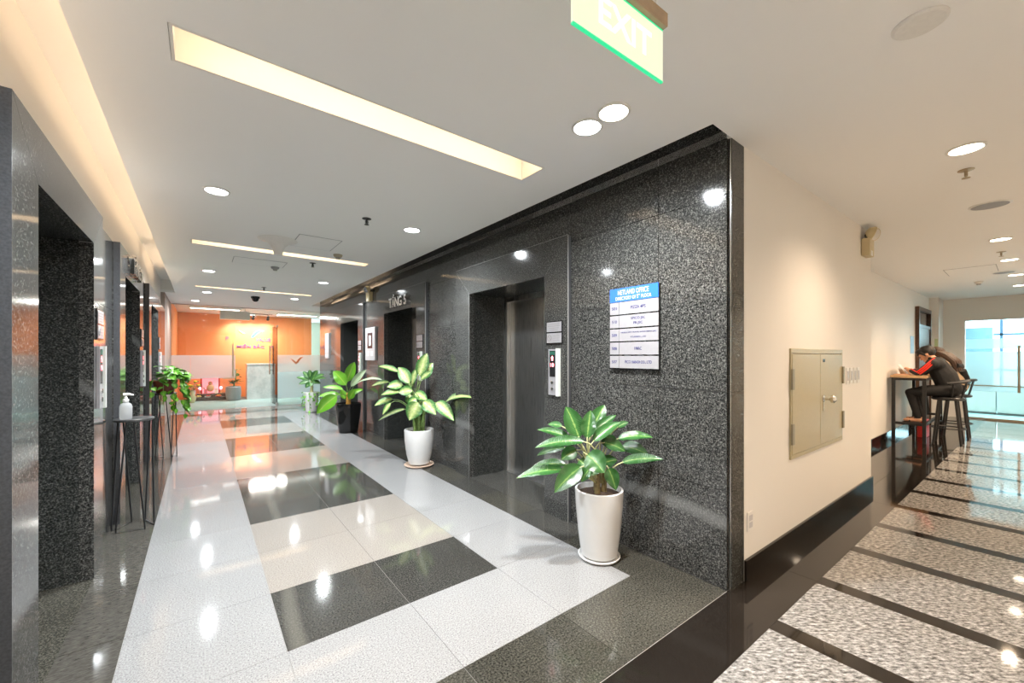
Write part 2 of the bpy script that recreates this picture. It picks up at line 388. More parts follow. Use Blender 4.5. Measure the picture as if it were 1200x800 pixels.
def slotlight(i, s, lab):
    x0, x1, y0, y1 = s
    t = thing('recessed_slot_light', lab, 'ceiling light', ((x0 + x1) / 2, (y0 + y1) / 2, ZC), group=None)
    cx, cy = t.location.x, t.location.y
    m = MB(); w = 0.012; zt = 0.15
    for (a0, a1, b0, b1) in ((x0 - w, x0, y0 - w, y1 + w), (x1, x1 + w, y0 - w, y1 + w), (x0, x1, y0 - w, y0), (x0, x1, y1, y1 + w)):
        m.box(a0 - cx, a1 - cx, b0 - cy, b1 - cy, 0.0, zt)
    m.box(x0 - w - cx, x1 + w - cx, y0 - w - cy, y1 + w - cy, zt, zt + 0.01)
    m.build('recess', MATS['cove_paint'], t)
    MB().box(x0 - cx + .06, x1 - cx - .02, y0 + .004 - cy, y0 + .03 - cy, 0.10, 0.112).build('led_strip', LEDW, t)
    return t
for i, s in enumerate(LSLOTS):
    slotlight(i, s, ['wide glowing recessed slot light nearest the hanging exit sign', 'middle recessed slot light beside the cone shaped ceiling fitting', 'narrow recessed slot light above the reception glass front'][i])
# LED strips in coves
t = thing('cove_light', 'amber cove light strip glowing above the granite wall with the bottle stand', 'light strip', (-0.61, 5.2, 2.346))
for k, (a, b_) in enumerate(((1.4, 3.0), (3.05, 4.75), (4.8, 6.45), (6.5, 7.2), (7.6, 9.2))):
    MB().box(-.028, .012, a - 5.2, b_ - 5.2, 0.0, 0.004).build('led_strip', LED, t)
    MB().box(.24, .28, a - 5.2, b_ - 5.2, 0.409, 0.421).build('led_strip', LED, t)
t = thing('cove_light', 'short amber light strips glowing in the ceiling slot over the far lift', 'light strip', (2.22, 9, 2.76))
for (a, b_) in ((7.3, 8.9), (9.9, 11.2)):
    MB().box(-.02, .03, a - 9, b_ - 9, 0.0, 0.012).build('led_strip', LED, t)

# ---------------- right granite wall
wr = MB()
for (y0, y1) in ((YC, 2.43), (4.22, 5.14), (6.92, 7.83), (9.58, YE)): wr.box(XR + .022, XR + .19, y0, y1, 0, 3.02)
for (y0, y1) in ((2.43, 4.22), (5.14, 6.92), (7.83, 9.58)): wr.box(XR + .022, XR + .19, y0, y1, 2.14, 3.02)
wall_right = struct(wr.build('wall_right', GJ))
ZR = [0.0, 0.592, 1.184, 1.776, 2.366, 3.02]
def panels(xa, xb, y0, y1, z0, z1, cuts, parent, mat=GR, zr=ZR):
    ys = [y0] + [c for c in cuts if y0 < c < y1] + [y1]; zs = [z0] + [z for z in zr if z0 < z < z1] + [z1]
    for i in range(len(ys) - 1):
        for j in range(len(zs) - 1):
            piece('granite_panel', xa, xb, ys[i] + .0016, ys[i + 1] - .0016, zs[j] + .0016, zs[j + 1] - .0016, mat, parent)
RF = [(2.385, 2.671, 3.946, 4.259), (5.101, 5.386, 6.662, 6.95), (7.787, 8.081, 9.322, 9.62)]   # frame edge, opening, opening, frame edge
FT = 2.42
e = 0.003
panels(XR, XR + .02, YC, RF[0][0] - e, 0, 3.02, [1.56], wall_right)
panels(XR, XR + .02, RF[0][3] + e, RF[1][0] - e, 0, 3.02, [4.68], wall_right)
panels(XR, XR + .02, RF[1][3] + e, RF[2][0] - e, 0, 3.02, [], wall_right)
panels(XR, XR + .02, RF[2][3] + e, YE, 0, 3.02, [10.5], wall_right)
for a in RF: panels(XR, XR + .02, a[0] - e, a[3] + e, FT + e, 3.02, [(a[0] + a[3]) / 2], wall_right)
# end face of the granite wall, turned to the corridor, and far return
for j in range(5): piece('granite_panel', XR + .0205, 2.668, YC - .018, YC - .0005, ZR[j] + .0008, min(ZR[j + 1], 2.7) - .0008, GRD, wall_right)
box('edge_strip', XR - .003, XR + .003, YC - .021, YC - .0185, 0, 2.7, CHROME, wall_right)

# ---------------- left granite wall
wl = MB()
LF = [(2.22, 2.514, 3.607, 3.90), (4.655, 4.951, 6.037, 6.33), (7.07, 7.358, 8.481, 8.77)]
for (y0, y1) in ((YC, 2.26), (3.86, 4.69), (6.29, 7.11), (8.73, 10.8)): wl.box(XL - .19, XL - .022, y0, y1, 0, 2.345)
for a in LF: wl.box(XL - .19, XL - .022, a[0] + .04, a[3] - .04, 2.13, 2.345)
wall_left = struct(wl.build('wall_left', GJ))
ys = [YC] + [v for a in LF for v in (a[0] - e, a[3] + e)] + [10.8]
for k in range(0, len(ys), 2): panels(XL - .02, XL, ys[k], ys[k + 1], 0, 2.35, [], wall_left, zr=ZR)
box('wall_left_pier', -1.2, XL, 10.82, 13.0, 0, 3.02, plain('taupe_paint', sRGB(150, 135, 125), 0.5, bump=0.02), wall_left)
# backing walls that close the building
mb = MB(); mb.box(-4.3, -4.2, -3.2, 19.2, 0, 3.02); mb.box(-4.2, 18.2, -3.3, -3.2, 0, 3.02); mb.box(-4.2, 13.68, -1.5, -1.4, 0, 3.02)
struct(mb.build('wall_back', PLAST))
struct(box('wall_corridor_left', -4.2, XL - .02, YC, YC + .1, 0, 3.02, PLAST))

# ---------------- corridor walls
def wall_prism(name, p, z0, z1, mat, parent=None): return MB().prism(p, 'z', z0, z1).build(name, mat, parent)
XA, XB = 2.668, 5.60
wc = struct(wall_prism('wall_corridor', [(XA, 1.092 + SH(XA)), (XB, 1.092 + SH(XB)), (XB, 1.7), (XA, 1.7)], 0, 3.02, PLAST))
def wall2y(x): return 1.49 - 0.02 * (x - 8)
struct(wall_prism('wall_niche', [(XB, wall2y(XB)), (13.68, wall2y(13.68)), (13.68, 1.8), (XB, 1.8)], 0, 3.02, PLAST))
struct(wall_prism('baseboard_corridor', [(XA, 1.076 + SH(XA)), (XB + .012, 1.076 + SH(XB)), (XB + .012, 1.5), (XB, 1.5), (XB, 1.0915 + SH(XB)), (XA, 1.0915 + SH(XA))], 0, 0.132, BLK))
struct(wall_prism('baseboard_niche', [(XB + .02, wall2y(XB) - .015), (12.9, wall2y(12.9) - .015), (12.9, wall2y(12.9) - .001), (XB + .02, wall2y(XB) - .001)], 0, 0.132, BLK))
we = MB(); we.box(13.68, 13.8, 0.9, 1.8, 0, 3.02); we.box(13.68, 13.8, -3.2, 0.9, 2.19, 3.02)
struct(we.build('wall_end', PLAST))
struct(box('trim_3', 12.95, 13.68, 1.24, 1.40, 0, 3.02, PLAST))

# ================================================================== LIFTS
plain('pale_joint', (.30, .30, .29), .6, var=.1)  # colour of the mitre joints and of the painted edge highlights
def lift(name_label, xf, xw, sgn, f0, o0, o1, f1, far_is_panel):
    """stone portal, reveal and steel sliding doors; sgn +1: the recess goes to +X"""
    t = thing('elevator', name_label, 'elevator', (xw, (o0 + o1) / 2, 0)); cy = t.location.y
    zt = 2.11; ft = FT if sgn > 0 else 2.35
    X = lambda d: (xf + sgn * d) - xw                # depth behind portal face -> local x
    def pr(name, poly, d0, d1, mat=GR, bev=0.0):
        a, b_ = sorted((X(d0), X(d1)))
        return MB().prism([(p[0] - cy, p[1]) for p in poly], 'x', a, b_).build(name, mat, t)
    th = 0.065
    mg = .0018
    pr('portal_jamb', [(f0, 0), (o0, 0), (o0, zt - mg), (f0, ft - mg)], 0, th)
    pr('portal_jamb', [(o1, 0), (f1, 0), (f1, ft - mg), (o1, zt - mg)], 0, th)
    for (pa, pb) in (((o0, zt), (f0, ft)), ((o1, zt), (f1, ft))):
        pr('mitre_joint', [(pa[0], pa[1] - mg * .9), (pa[0], pa[1] + .0009), (pb[0], pb[1] - .0003), (pb[0], pb[1] - mg * .9)], .0006, th, MATS['pale_joint'])
    pr('portal_header', [(o0, zt + .001), (o1, zt + .001), (f1 - .001, ft), (f0 + .001, ft)], 0, th)
    # narrow side faces of the proud portal
    pr('portal_edge', [(f0 - .002, 0), (f0 - .0002, 0), (f0 - .0002, ft), (f0 - .002, ft)], 0, 0.04, GE)
    if sgn > 0:
        ar = MATS['pale_joint']  # thin pale strips paint the bevel highlight along the portal edges
        pr('arris_strip', [(f0 - .0034, 0), (f0 - .0021, 0), (f0 - .0021, ft), (f0 - .0034, ft)], 0, .010, ar)
        pr('arris_strip', [(f0, ft + .0001), (f1, ft + .0001), (f1, ft + .0025), (f0, ft + .0025)], 0, .004, ar)
        pr('arris_strip', [(o1 + .0002, 0.002), (o1 + .004, 0.002), (o1 + .004, zt - .004), (o1 + .0002, zt - .004)], -.0007, -.0001, ar)
    dd = 0.50
    for (a, b_) in ((o0 - .03, o0 - .0005), (o1 + .0005, o1 + .03)):
        zz = [0, 0.592, 1.184, 1.776, zt]
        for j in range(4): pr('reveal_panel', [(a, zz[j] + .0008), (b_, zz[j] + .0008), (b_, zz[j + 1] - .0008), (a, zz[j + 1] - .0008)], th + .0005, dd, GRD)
    for (a, b_) in ((o0 - .05, o0 - .0305), (o1 + .0305, o1 + .05)): pr('reveal_backing', [(a, -.02), (b_, -.02), (b_, zt + .06), (a, zt + .06)], th, dd + .12, GJ)
    pr('reveal_backing', [(o0 - .05, zt + .031), (o1 + .05, zt + .031), (o1 + .05, zt + .05), (o0 - .05, zt + .05)], th, dd + .12, GJ)
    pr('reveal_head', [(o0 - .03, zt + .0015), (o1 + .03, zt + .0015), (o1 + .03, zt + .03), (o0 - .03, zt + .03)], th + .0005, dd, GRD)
    pr('recess_floor', [(o0, -.02), (o1, -.02), (o1, 0.0015), (o0, 0.0015)], 0.0, dd + .06, DT if sgn > 0 else DTG)
    pr('door_sill', [(o0, .0016), (o1, .0016), (o1, .006), (o0, .006)], dd, dd + .06, STEELV)
    w = 0.05
    pr('door_frame', [(o0, .006), (o0 + w, .006), (o0 + w, zt), (o0, zt)], dd, dd + .10, STEELV)
    pr('door_frame', [(o1 - w, .006), (o1, .006), (o1, zt), (o1 - w, zt)], dd, dd + .10, STEELV)
    pr('door_frame', [(o0 + w, zt - .06), (o1 - w, zt - .06), (o1 - w, zt), (o0 + w, zt)], dd, dd + .10, STEELV)
    m = (o0 + o1) / 2
    pr('door_panel', [(o0 + w, .008), (m - .001, .008), (m - .001, zt - .06), (o0 + w, zt - .06)], dd + .06, dd + .09, STEEL)
    pr('door_panel', [(m + .001, .008), (o1 - w, .008), (o1 - w, zt - .06), (m + .001, zt - .06)], dd + .06, dd + .09, STEEL)
    pr('shaft_back', [(o0 - .03, -.02), (o1 + .03, -.02), (o1 + .03, zt + .03), (o0 - .03, zt + .03)], dd + .105, dd + .12, BLACK)
    return t
XFR, XFL = 2.44, -0.53
RL = ['granite framed steel lift beside the office directory sign', 'granite framed steel lift under metal floor lettering and beside a white display panel', 'far granite framed steel lift beside the black potted plant']
LL = ['dark granite lift recess before the bottle stand, nearest the corridor', 'dark granite lift recess under metal floor lettering on the cove lit wall', 'far dark granite lift recess behind the trailing plant stand']
for i, a in enumerate(RF): lift(RL[i], XFR, XR, 1, a[0], a[1], a[2], a[3], False)
for i, a in enumerate(LF): lift(LL[i], XFL, XL, -1, a[0], a[1], a[2], a[3], True)

RED = emitter('red_led', (1.0, 0.03, 0.06), 4.0)
GRNI = plain('green_plate', sRGB(40, 90, 75), 0.4)
def call_panel(xf, yc, face, lab):
    s = -1 if face == '-X' else 1
    t = thing('call_panel', lab, 'control panel', (xf, yc, 1.26))
    def b(name, y0, y1, z0, z1, d0, d1, m, par=t, bev=0):
        a, c = sorted((s * d0, s * d1)); 
        if s > 0: y0, y1 = -y1, -y0
        return box(name, a, c, y0, y1, z0, z1, m, par, bev)
    b('body', -.03, .075, -.2, .2, .001, .016, SATIN)
    b('side_cover', -.062, -.031, -.205, .205, .001, .03, plain('pale_cover', (.62, .66, .62), 0.35) if 'pale_cover' not in MATS else MATS['pale_cover'])
    dsp = b('display', -.012, .058, -.04, .185, .0165, .0175, BLACKP)
    b('brand_plate', -.008, .054, .15, .18, .018, .0188, GRNI)
    q = MB(); d = s * .0185; ys = s
    cyy = .023 * (1 if s < 0 else -1)
    for j, zz in enumerate((-.09, -.145)):
        r = MB().lathe([(.017, 0), (.017, .006), (.012, .009), (.001, .009)], 16)
        v = [(s * (.0162 + p[2]), cyy + p[0], zz + p[1]) for p in r.v]; r.v = v
        r.build('button', CHROME, t, smooth=True)
    tx = text('10', face, (s * .018, cyy, .062), .034, RED, dsp, width=.042, name='floor_number', bold=.02)
    ar = MB().prism([(cyy - .010, .10), (cyy + .010, .10), (cyy + .010, .122), (cyy + .017, .122), (cyy, .142), (cyy - .017, .122), (cyy - .010, .122)], 'x', s * .018, s * .019).build('arrow', RED, dsp)
    return t
def notice(xf, yc, face, lab):
    s = -1 if face == '-X' else 1
    t = thing('notice_plates', lab, 'sign', (xf, yc, 1.605))
    def b(name, y0, y1, z0, z1, d0, d1, m):
        a, c = sorted((s * d0, s * d1)); return box(name, a, c, y0, y1, z0, z1, m, t)
    b('backboard', -.1, .1, -.1, .1, .001, .008, BLACKP)
    b('plate', -.09, .09, .006, .09, .0085, .012, SATIN)
    b('plate', -.09, .09, -.09, -.006, .0085, .012, SATIN)
    m = MB()
    for k in range(4):
        z = .072 - .017 * k; w_ = (.07, .075, .06, .05)[k]
        x0, x1 = sorted((s * .0121, s * .0126)); m.box(x0, x1, -w_, w_, z - .002, z + .002)
    for k in range(3):
        z = -.03 - .02 * k; x0, x1 = sorted((s * .0121, s * .0126)); m.box(x0, x1, -.07 if s < 0 else -.01, .01 if s < 0 else .07, z - .0015, z + .0015)
    m.build('print_lines', GREYI, t)
    r = MB(); yy = .055 * (1 if s < 0 else -1); pts = [(s * .0124, yy + .024 * math.cos(q * math.pi / 8), -.048 + .024 * math.sin(q * math.pi / 8)) for q in range(17)]
    r.tube(pts, .003, 5); r.tube([(s * .0124, yy + .015, -.033), (s * .0124, yy - .015, -.063)], .003, 5); r.build('prohibition_mark', GREYI, t)
    return t
wr_names = ['beside the office directory sign', 'beside the lift with metal lettering above', 'beside the far lift behind the black pot']
for i, a in enumerate(RF):
    call_panel(XFR, (a[0] + a[1]) / 2 - .0, '-X', 'slim lift call panel with red display ' + wr_names[i])
    notice(XFR, (a[0] + a[1]) / 2 + .01, '-X', 'pair of silver notice plates ' + wr_names[i])
wl_names = ['on the lift portal before the bottle stand', 'on the cove lit lift portal under metal lettering', 'on the portal behind the trailing plant stand']
for i, a in enumerate(LF):
    call_panel(XFL, (a[2] + a[3]) / 2, '+X', 'slim lift call panel ' + wl_names[i])
    notice(XFL, (a[2] + a[3]) / 2, '+X', 'pair of silver notice plates ' + wl_names[i])

# floor lettering over the middle lifts
for (face, x, y, lab) in (('-X', XFR, 5.99, 'chrome raised floor lettering over the lift by the white display panel'), ('+X', XFL, 5.46, 'chrome raised floor lettering over the lift on the cove lit wall')):
    s = -1 if face == '-X' else 1
    t = thing('floor_lettering', lab, 'sign', (x, y, 2.2))
    dy = -1 if face == '-X' else 1
    for k, ch in enumerate('TẦNG5'):
        off = (-.29, -.165, -.03, .105, .29)[k] * dy; hh = .15 if ch != 'Ầ' else .20
        text(ch, face, (s * .006, off, .045 + (hh - .15) / 2), hh, CHROME, t, depth=.035, name='letter', bold=.02)

# directory sign
t = thing('directory_sign', 'office directory board with blue header and five silver rows', 'sign', (XR, 1.75, 1.6))
box('backboard', -.018, -.001, -.208, .208, -.30, .295, BLACKP, t)
hd = box('header', -.024, -.0185, -.204, .204, .202, .300, SIGNB, t)
text('NETLAND OFFICE', '-X', (-.0243, -.0, .268), .034, WHITEI, hd, width=.26, bold=-.006)
text('DIRECTORY OF 5   FLOOR', '-X', (-.0243, 0, .225), .024, WHITEI, hd, width=.30, bold=-.006)
text('TH', '-X', (-.0243, -.045, .237), .010, WHITEI, hd, width=.022)
rows = [('501', ["PIZZA 4P'S"]), ('510', ['SPICO JSC', 'FR JSC']), ('509', ['HOGO VIET TRAVEL INVESTMENT JSC', 'VTLAW&TC., LTD']), ('508', ['HMAC']), ('507', ['PICO HANOI CO., LTD'])]
for i, (no, ls) in enumerate(rows):
    z1 = .198 - i * .0992; z0 = z1 - .090
    np_ = box('number_plate', -.023, -.0185, .122, .204, z0, z1, SATIN, t); nm_ = box('name_plate', -.023, -.0185, -.204, .118, z0, z1, SATIN, t)
    text(no, '-X', (-.0233, .163, (z0 + z1) / 2), .022, NAVY, np_, width=.046, bold=.006)
    for k, q in enumerate(ls):
        zc = (z0 + z1) / 2 + (0 if len(ls) == 1 else (.017, -.017)[k])
        hh = .024 if i != 2 else (.012, .014)[k]; ww = {0: .125, 1: (.12, .075)[k], 2: (.29, .13)[k], 3: .06, 4: .22}[i]
        text(q, '-X', (-.0233, -.043, zc), hh, NAVY, nm_, width=ww, bold=.008)

# white display panel and small wall sign further along
t = thing('display_panel', 'white framed lift display panel with dark screen on the granite portal', 'display panel', (XR, 7.36, 1.62))
box('casing', -.045, -.001, -.26, .26, -.30, .30, plain('casing_grey', (.38, .375, .38), .4, var=.03), t, bevel=.006)
box('screen', -.048, -.0455, -.13, .13, -.08, .20, plain('dim_screen', (.05, .04, .045), 0.15), t)
box('picture', -.0495, -.0482, -.045, .045, -.03, .15, emitter('screen_picture', (.6, .8, .78), 0.9), t)
for yy in (-.11, .11): box('card_slot', -.048, -.0455, yy - .07, yy + .07, -.22, -.13, plain('panel_grey', (.55, .54, .55), .4) if 'panel_grey' not in MATS else MATS['panel_grey'], t)
t = thing('wall_plaque', 'narrow white plaque on the granite wall beside the far lift', 'sign', (XR, 10.6, 1.65))
box('board', -.03, -.001, -.17, .17, -.31, .31, MATS['casing_grey'], t, bevel=.004)
for k in range(5): box('insert', -.034, -.0305, -.13, .13, -.27 + .1 * k, -.20 + .1 * k, MATS['panel_grey'], t)

# ================================================================== CEILING FITTINGS
def downlight(x, y, warm, lab, r=0.075, power=None, group=None):
    t = thing('downlight', lab, 'ceiling light', (x, y, ZC), group=group)
    MB().lathe([(r + .014, 0), (r + .014, -.006), (r, -.008), (r, -.001)], 28, cap=False).build('trim_ring', WHITEP, t, smooth=True)
    MB().lathe([(r, -.0035), (r * .5, -.005), (.001, -.0055)], 28).build('diffuser', L_WARM if warm else L_COOL, t, smooth=True)
    p = power if power is not None else (P_CORR if warm else P_LOBBY)
    spot('lamp', (0, 0, -.03), p, WARM if warm else COOL, t, 165 if not warm else 140, 1.0, 0.05)
    return t
downlight(0.10, 3.92, False, 'bright downlight over the white floor before the middle slot light', )
downlight(1.72, 3.90, False, 'bright downlight facing the lift with the red display')
downlight(1.735, 1.54, False, 'cool white downlight of the pair beside the exit sign')
downlight(1.74, 1.36, True, 'warm downlight of the pair beside the exit sign', power=70)
downlight(0.10, 1.50, False, 'downlight over the near end of the lobby')
downlight(0.10, 7.67, False, 'downlight between the middle and far slot lights, cove side')
downlight(1.72, 7.67, False, 'downlight between the middle and far slot lights, display panel side')
downlight(0.10, 10.25, False, 'downlight just past the far slot light, cove side')
downlight(1.69, 10.25, False, 'downlight just past the far slot light, lift side')
downlight(-0.10, 11.98, False, 'downlight before the glass front beside the taupe pier', power=120)
downlight(3.79, 0.246, True, 'warm corridor downlight beside the round ceiling speaker', power=95)
downlight(7.03, 0.20, True, 'second warm corridor downlight from the granite corner')
downlight(8.62, 0.17, True, 'third warm corridor downlight, over the bar stools')
downlight(10.3, 0.14, True, 'warm corridor downlight between stools and glass doors')
downlight(11.88, 0.115, True, 'warm corridor downlight close to the glass doors')
for k, x in enumerate((-1.6, 1.5, 5.4, 9.3)):  # unseen lamps added to brighten the corridor ceiling and floor
    downlight(x, -.95, True, ['warm downlight in the near wall row, before the crossing lamp', 'warm downlight in the near wall row, first past the crossing', 'warm downlight in the near wall row, across from the emergency light', 'warm downlight in the near wall row, across from the bar table'][k], power=150)
downlight(0.3, 0.0, True, 'warm downlight over the corridor crossing', power=90)

def lathe_thing(name, lab, cat, loc, prof, mat, part='housing', seg=24):
    t = thing(name, lab, cat, loc); MB().lathe(prof, seg).build(part, mat, t, smooth=True); return t
t = lathe_thing('ceiling_speaker', 'round white ceiling speaker near the exit sign', 'speaker', (2.221, 0.264, ZC), [(.082, 0), (.082, -.004), (.072, -.010), (.058, -.008)], WHITEP, 'bezel', 36)
MB().lathe([(.058, -.004), (.001, -.0055)], 36).build('grille', plain('grille_grey', (.34, .34, .36), .6, bump=.4, bscale=400), t)
t = lathe_thing('ceiling_speaker', 'round flat ceiling speaker beyond the warm corridor downlight', 'speaker', (5.37, 0.212, ZC), [(.125, 0), (.125, -.004), (.11, -.008)], WHITEP, 'bezel', 36)
MB().lathe([(.11, -.0082), (.001, -.0095)], 36).build('grille', MATS['grille_grey'], t)
t = lathe_thing('ceiling_speaker', 'small round ceiling speaker near the glass doors', 'speaker', (9.86, 0.25, ZC), [(.125, 0), (.125, -.004), (.11, -.008)], WHITEP, 'bezel', 36)
MB().lathe([(.11, -.0082), (.001, -.0095)], 36).build('grille', MATS['grille_grey'], t)
BRASS = plain('old_brass', (.45, .36, .24), .4, .6, var=.1)
def sprinkler(x, y, lab, mat=BRASS):
    t = thing('sprinkler', lab, 'sprinkler', (x, y, ZC))
    MB().lathe([(.042, 0), (.042, -.003), (.02, -.008), (.012, -.008)], 20).build('escutcheon', mat, t, smooth=True)
    MB().tube([(0, 0, -.006), (0, 0, -.045)], .009, 8).tube([(.012, 0, -.02), (.014, 0, -.04), (0, 0, -.055)], .003, 6).tube([(-.012, 0, -.02), (-.014, 0, -.04), (0, 0, -.055)], .003, 6).build('stem', mat, t)
    MB().lathe([(.022, -.055), (.022, -.058), (.004, -.060)], 14).build('deflector', mat, t)
sprinkler(4.23, .274, 'sprinkler head beside the first warm corridor downlight')
sprinkler(7.9, .22, 'sprinkler head between two warm corridor downlights')
sprinkler(1.244, 3.85, 'dark sprinkler head between the two bright lobby downlights', BLACK)
sprinkler(1.24, 6.15, 'sprinkler head just past the middle slot light', BLACK)
sprinkler(.95, 8.9, 'dark sprinkler head before the far slot light', BLACK)
# cone fitting, detectors, camera, access hatches
t = lathe_thing('cone_diffuser', 'cone shaped white ceiling fitting before the middle slot light', 'ceiling fitting', (.687, 5.16, ZC), [(.20, 0), (.19, -.008), (.12, -.03), (.075, -.07), (.05, -.12), (.04, -.17), (.001, -.172)], WHITEP, 'cone')
def detector(x, y, lab, m=WHITEP):
    t = lathe_thing('smoke_detector', lab, 'smoke detector', (x, y, ZC), [(.055, 0), (.055, -.012), (.045, -.03), (.03, -.036)], m, 'base')
    MB().lathe([(.03, -.0365), (.024, -.055), (.001, -.057)], 18).build('sensor', plain('sensor_grey', (.35, .34, .32), .5) if 'sensor_grey' not in MATS else MATS['sensor_grey'], t, smooth=True)
BEIGE = plain('beige_plastic', (.45, .40, .30), .5)
detector(1.395, 5.45, 'beige smoke detector beside the ceiling hatch', BEIGE)
detector(.86, 6.75, 'grey smoke detector beyond the middle slot light', MATS['grille_grey'])
detector(10.77, .55, 'white smoke detector over the corridor near the glass doors')
t = thing('dome_camera', 'black dome camera on the ceiling before the glass front', 'security camera', (.95, 10.4, ZC))
MB().lathe([(.085, 0), (.085, -.03), (.07, -.05)], 20).build('base', BLACKP, t, smooth=True)
MB().ball((0, 0, -.055), (.065, .065, .06)).build('dome', BLKPOT, t, smooth=True)
def hatch(x0, x1, y0, y1, lab):
    t = thing('ceiling_hatch', lab, 'hatch', ((x0 + x1) / 2, (y0 + y1) / 2, ZC)); w, d = (x1 - x0) / 2, (y1 - y0) / 2
    box('panel', -w, w, -d, d, -.004, -.0005, CEIL, t)
    m = MB()
    for (a, b_, c, d_) in ((-w - .008, -w - .002, -d - .008, d + .008), (w + .002, w + .008, -d - .008, d + .008), (-w, w, -d - .008, -d - .002), (-w, w, d + .002, d + .008)): m.box(a, b_, c, d_, -.003, -.0005)
    m.build('hatch_frame', MATS['grille_grey'], t)
hatch(.84, 1.26, 4.77, 5.3, 'square ceiling hatch between cone fitting and beige detector')
hatch(.35, .95, 6.35, 6.75, 'faint ceiling hatch behind the middle slot light')
hatch(8.9, 9.6, .3, .8, 'faint ceiling hatch over the corridor')

# exit sign
t = thing('exit_sign', 'glowing acrylic exit sign hanging from a timber coloured housing', 'sign', (1.013, .763, 2.40), rz=-math.atan2(.014, .413))
ACR = plain('lit_acrylic', (.1, .1, .1), .5, emit=(.95, 1.0, .70), estr=.70)
ACE = plain('acrylic_edge', (.02, .2, .1), .4, emit=(.03, .8, .32), estr=.75)
hw = .208
acp = box('acrylic_panel', -hw, hw, -.004, .004, -.083, .083, ACR, t)
for (nm, a) in (('bottom_edge', (-hw, hw, -.0045, .0045, -.088, -.0832)), ('top_edge', (-hw, hw, -.0045, .0045, .0832, .088))): box(nm, *a, ACE, t)
text('EXIT', '-Y', (.02, -.0045, .005), .085, plain('exit_white', (.1, .1, .1), .5, emit=(.97, 1.0, .95), estr=.92), acp, width=.25, bold=.02)
box('housing', -hw - .004, hw + .004, -.022, .022, .0885, .135, plain('sign_housing', sRGB(170, 150, 125), .5, var=.1, bscale=30), t, bevel=.003)
for sx in (-.15, .17): MB().tube([(sx, 0, .135), (sx, 0, .299)], .005, 8).build('hanger_rod', WHITEP, t)

# twin head emergency lights
def emergency(pos, rz, lab):
    t = thing('emergency_light', lab, 'emergency light', pos, rz)      # local -Y points out of the wall
    box('battery_box', -.085, .085, -.07, -.001, -.10, .07, plain('emergency_casing', sRGB(205, 190, 150), .45) if 'emergency_casing' not in MATS else MATS['emergency_casing'], t, bevel=.006)
    box('label_plate', -.05, .02, -.0715, -.0705, -.10, -.05, WHITEP, t)
    for s in (-1, 1):
        m = MB(); m.lathe([(.02, 0), (.045, .012), (.06, .05), (.062, .062)], 18); m.v = [(p[0], -p[2], p[1]) for p in m.v]
        q = Matrix.Rotation(math.radians(-28 * s), 3, 'Z') @ Matrix.Rotation(math.radians(20), 3, 'X')
        m.v = [tuple(q @ Vector(p) + Vector((s * .06, -.035, .135))) for p in m.v]; h = m.build('lamp_head', MATS['emergency_casing'], t, smooth=True)
        n = MB(); n.lathe([(.056, .0625), (.001, .066)], 18); n.v = [tuple(q @ Vector((p[0], -p[2], p[1])) + Vector((s * .06, -.035, .135))) for p in n.v]
        l = n.build('lens', CHROME, h, smooth=True)
        MB().tube([(s * .06, -.035, .07), (s * .06, -.035, .11)], .012, 8).build('swivel', BLACKP, t)
emergency((5.30, 1.092 + SH(5.30), 2.50), 0, 'twin head emergency light high on the white corridor wall')
emergency((XR, 7.42, 2.50), -math.pi / 2, 'twin head emergency light on the granite above the display panel')

# ================================================================== CORRIDOR FITTINGS
def wy(x): return 1.092 + SH(x)
ang = math.atan(-0.02)
t = thing('electrical_cabinet', 'beige steel electrical cabinet set flush in the white wall', 'cabinet', (3.985, wy(3.985), 1.05), ang)
hw, hh = .60, .405
m = MB()
for a in ((-hw, hw, hh - .035, hh), (-hw, hw, -hh, -hh + .03), (-hw, -hw + .02, -hh + .03, hh - .035), (hw - .02, hw, -hh + .03, hh - .035)): m.box(a[0], a[1], -.012, .03, a[2], a[3])
m.build('frame', CAB, t, bevel=.002)
box('inside', -hw + .01, hw - .01, .012, .02, -hh + .02, hh - .02, BLACK, t)
for s, (x0, x1) in ((-1, (-hw + .023, .008)), (1, (.013, hw - .023))):
    d = box('door', x0, x1, -.014, .005, -hh + .033, hh - .040, CAB, t, bevel=.002)
    for zz in (.18, -.22):
        hx = s * (hw - .012)
        box('hinge', hx - .018, hx + .018, -.026, -.0145, zz - .075, zz + .075, plain('hinge_metal', (.30, .27, .2), .4, .5) if 'hinge_metal' not in MATS else MATS['hinge_metal'], d)
    if s > 0:
        m = MB(); m.lathe([(.028, 0), (.028, .008), (.012, .012), (.012, .045), (.030, .055), (.032, .075), (.018, .088), (.001, .09)], 18)
        m.v = [(p[0] + .07, -.0145 - p[2], p[1] + .0) for p in m.v]; m.build('knob', CHROME, d, smooth=True)
        MB().box(.064, .076, -.021, -.0146, -.10, -.02).build('key_tag', CHROME, d)
        box('badge', .07, .12, -.0155, -.0145, .30, .325, BLACKP, d)
for k, px in enumerate((991, 996, 1001, 1006)):
    x = 4.76 + k * .115
    t = thing('light_switch', ['rocker switch closest to the electrical cabinet', 'second rocker switch counted from the electrical cabinet', 'third rocker switch counted from the electrical cabinet', 'rocker switch farthest from the electrical cabinet'][k], 'switch', (x, wy(x), 1.215), ang, group='row of four wall switches')
    box('plate', -.04, .04, -.008, -.0005, -.075, .075, WHITEP, t, bevel=.002)
    box('rocker', -.02, .02, -.013, -.0085, -.045, .045, MATS['panel_grey'], t, bevel=.002)
t = thing('wall_socket', 'white wall socket low on the corridor wall beside the granite end', 'socket', (2.74, wy(2.74), .36), ang)
box('plate', -.04, .04, -.009, -.0005, -.06, .06, WHITEP, t, bevel=.003); 
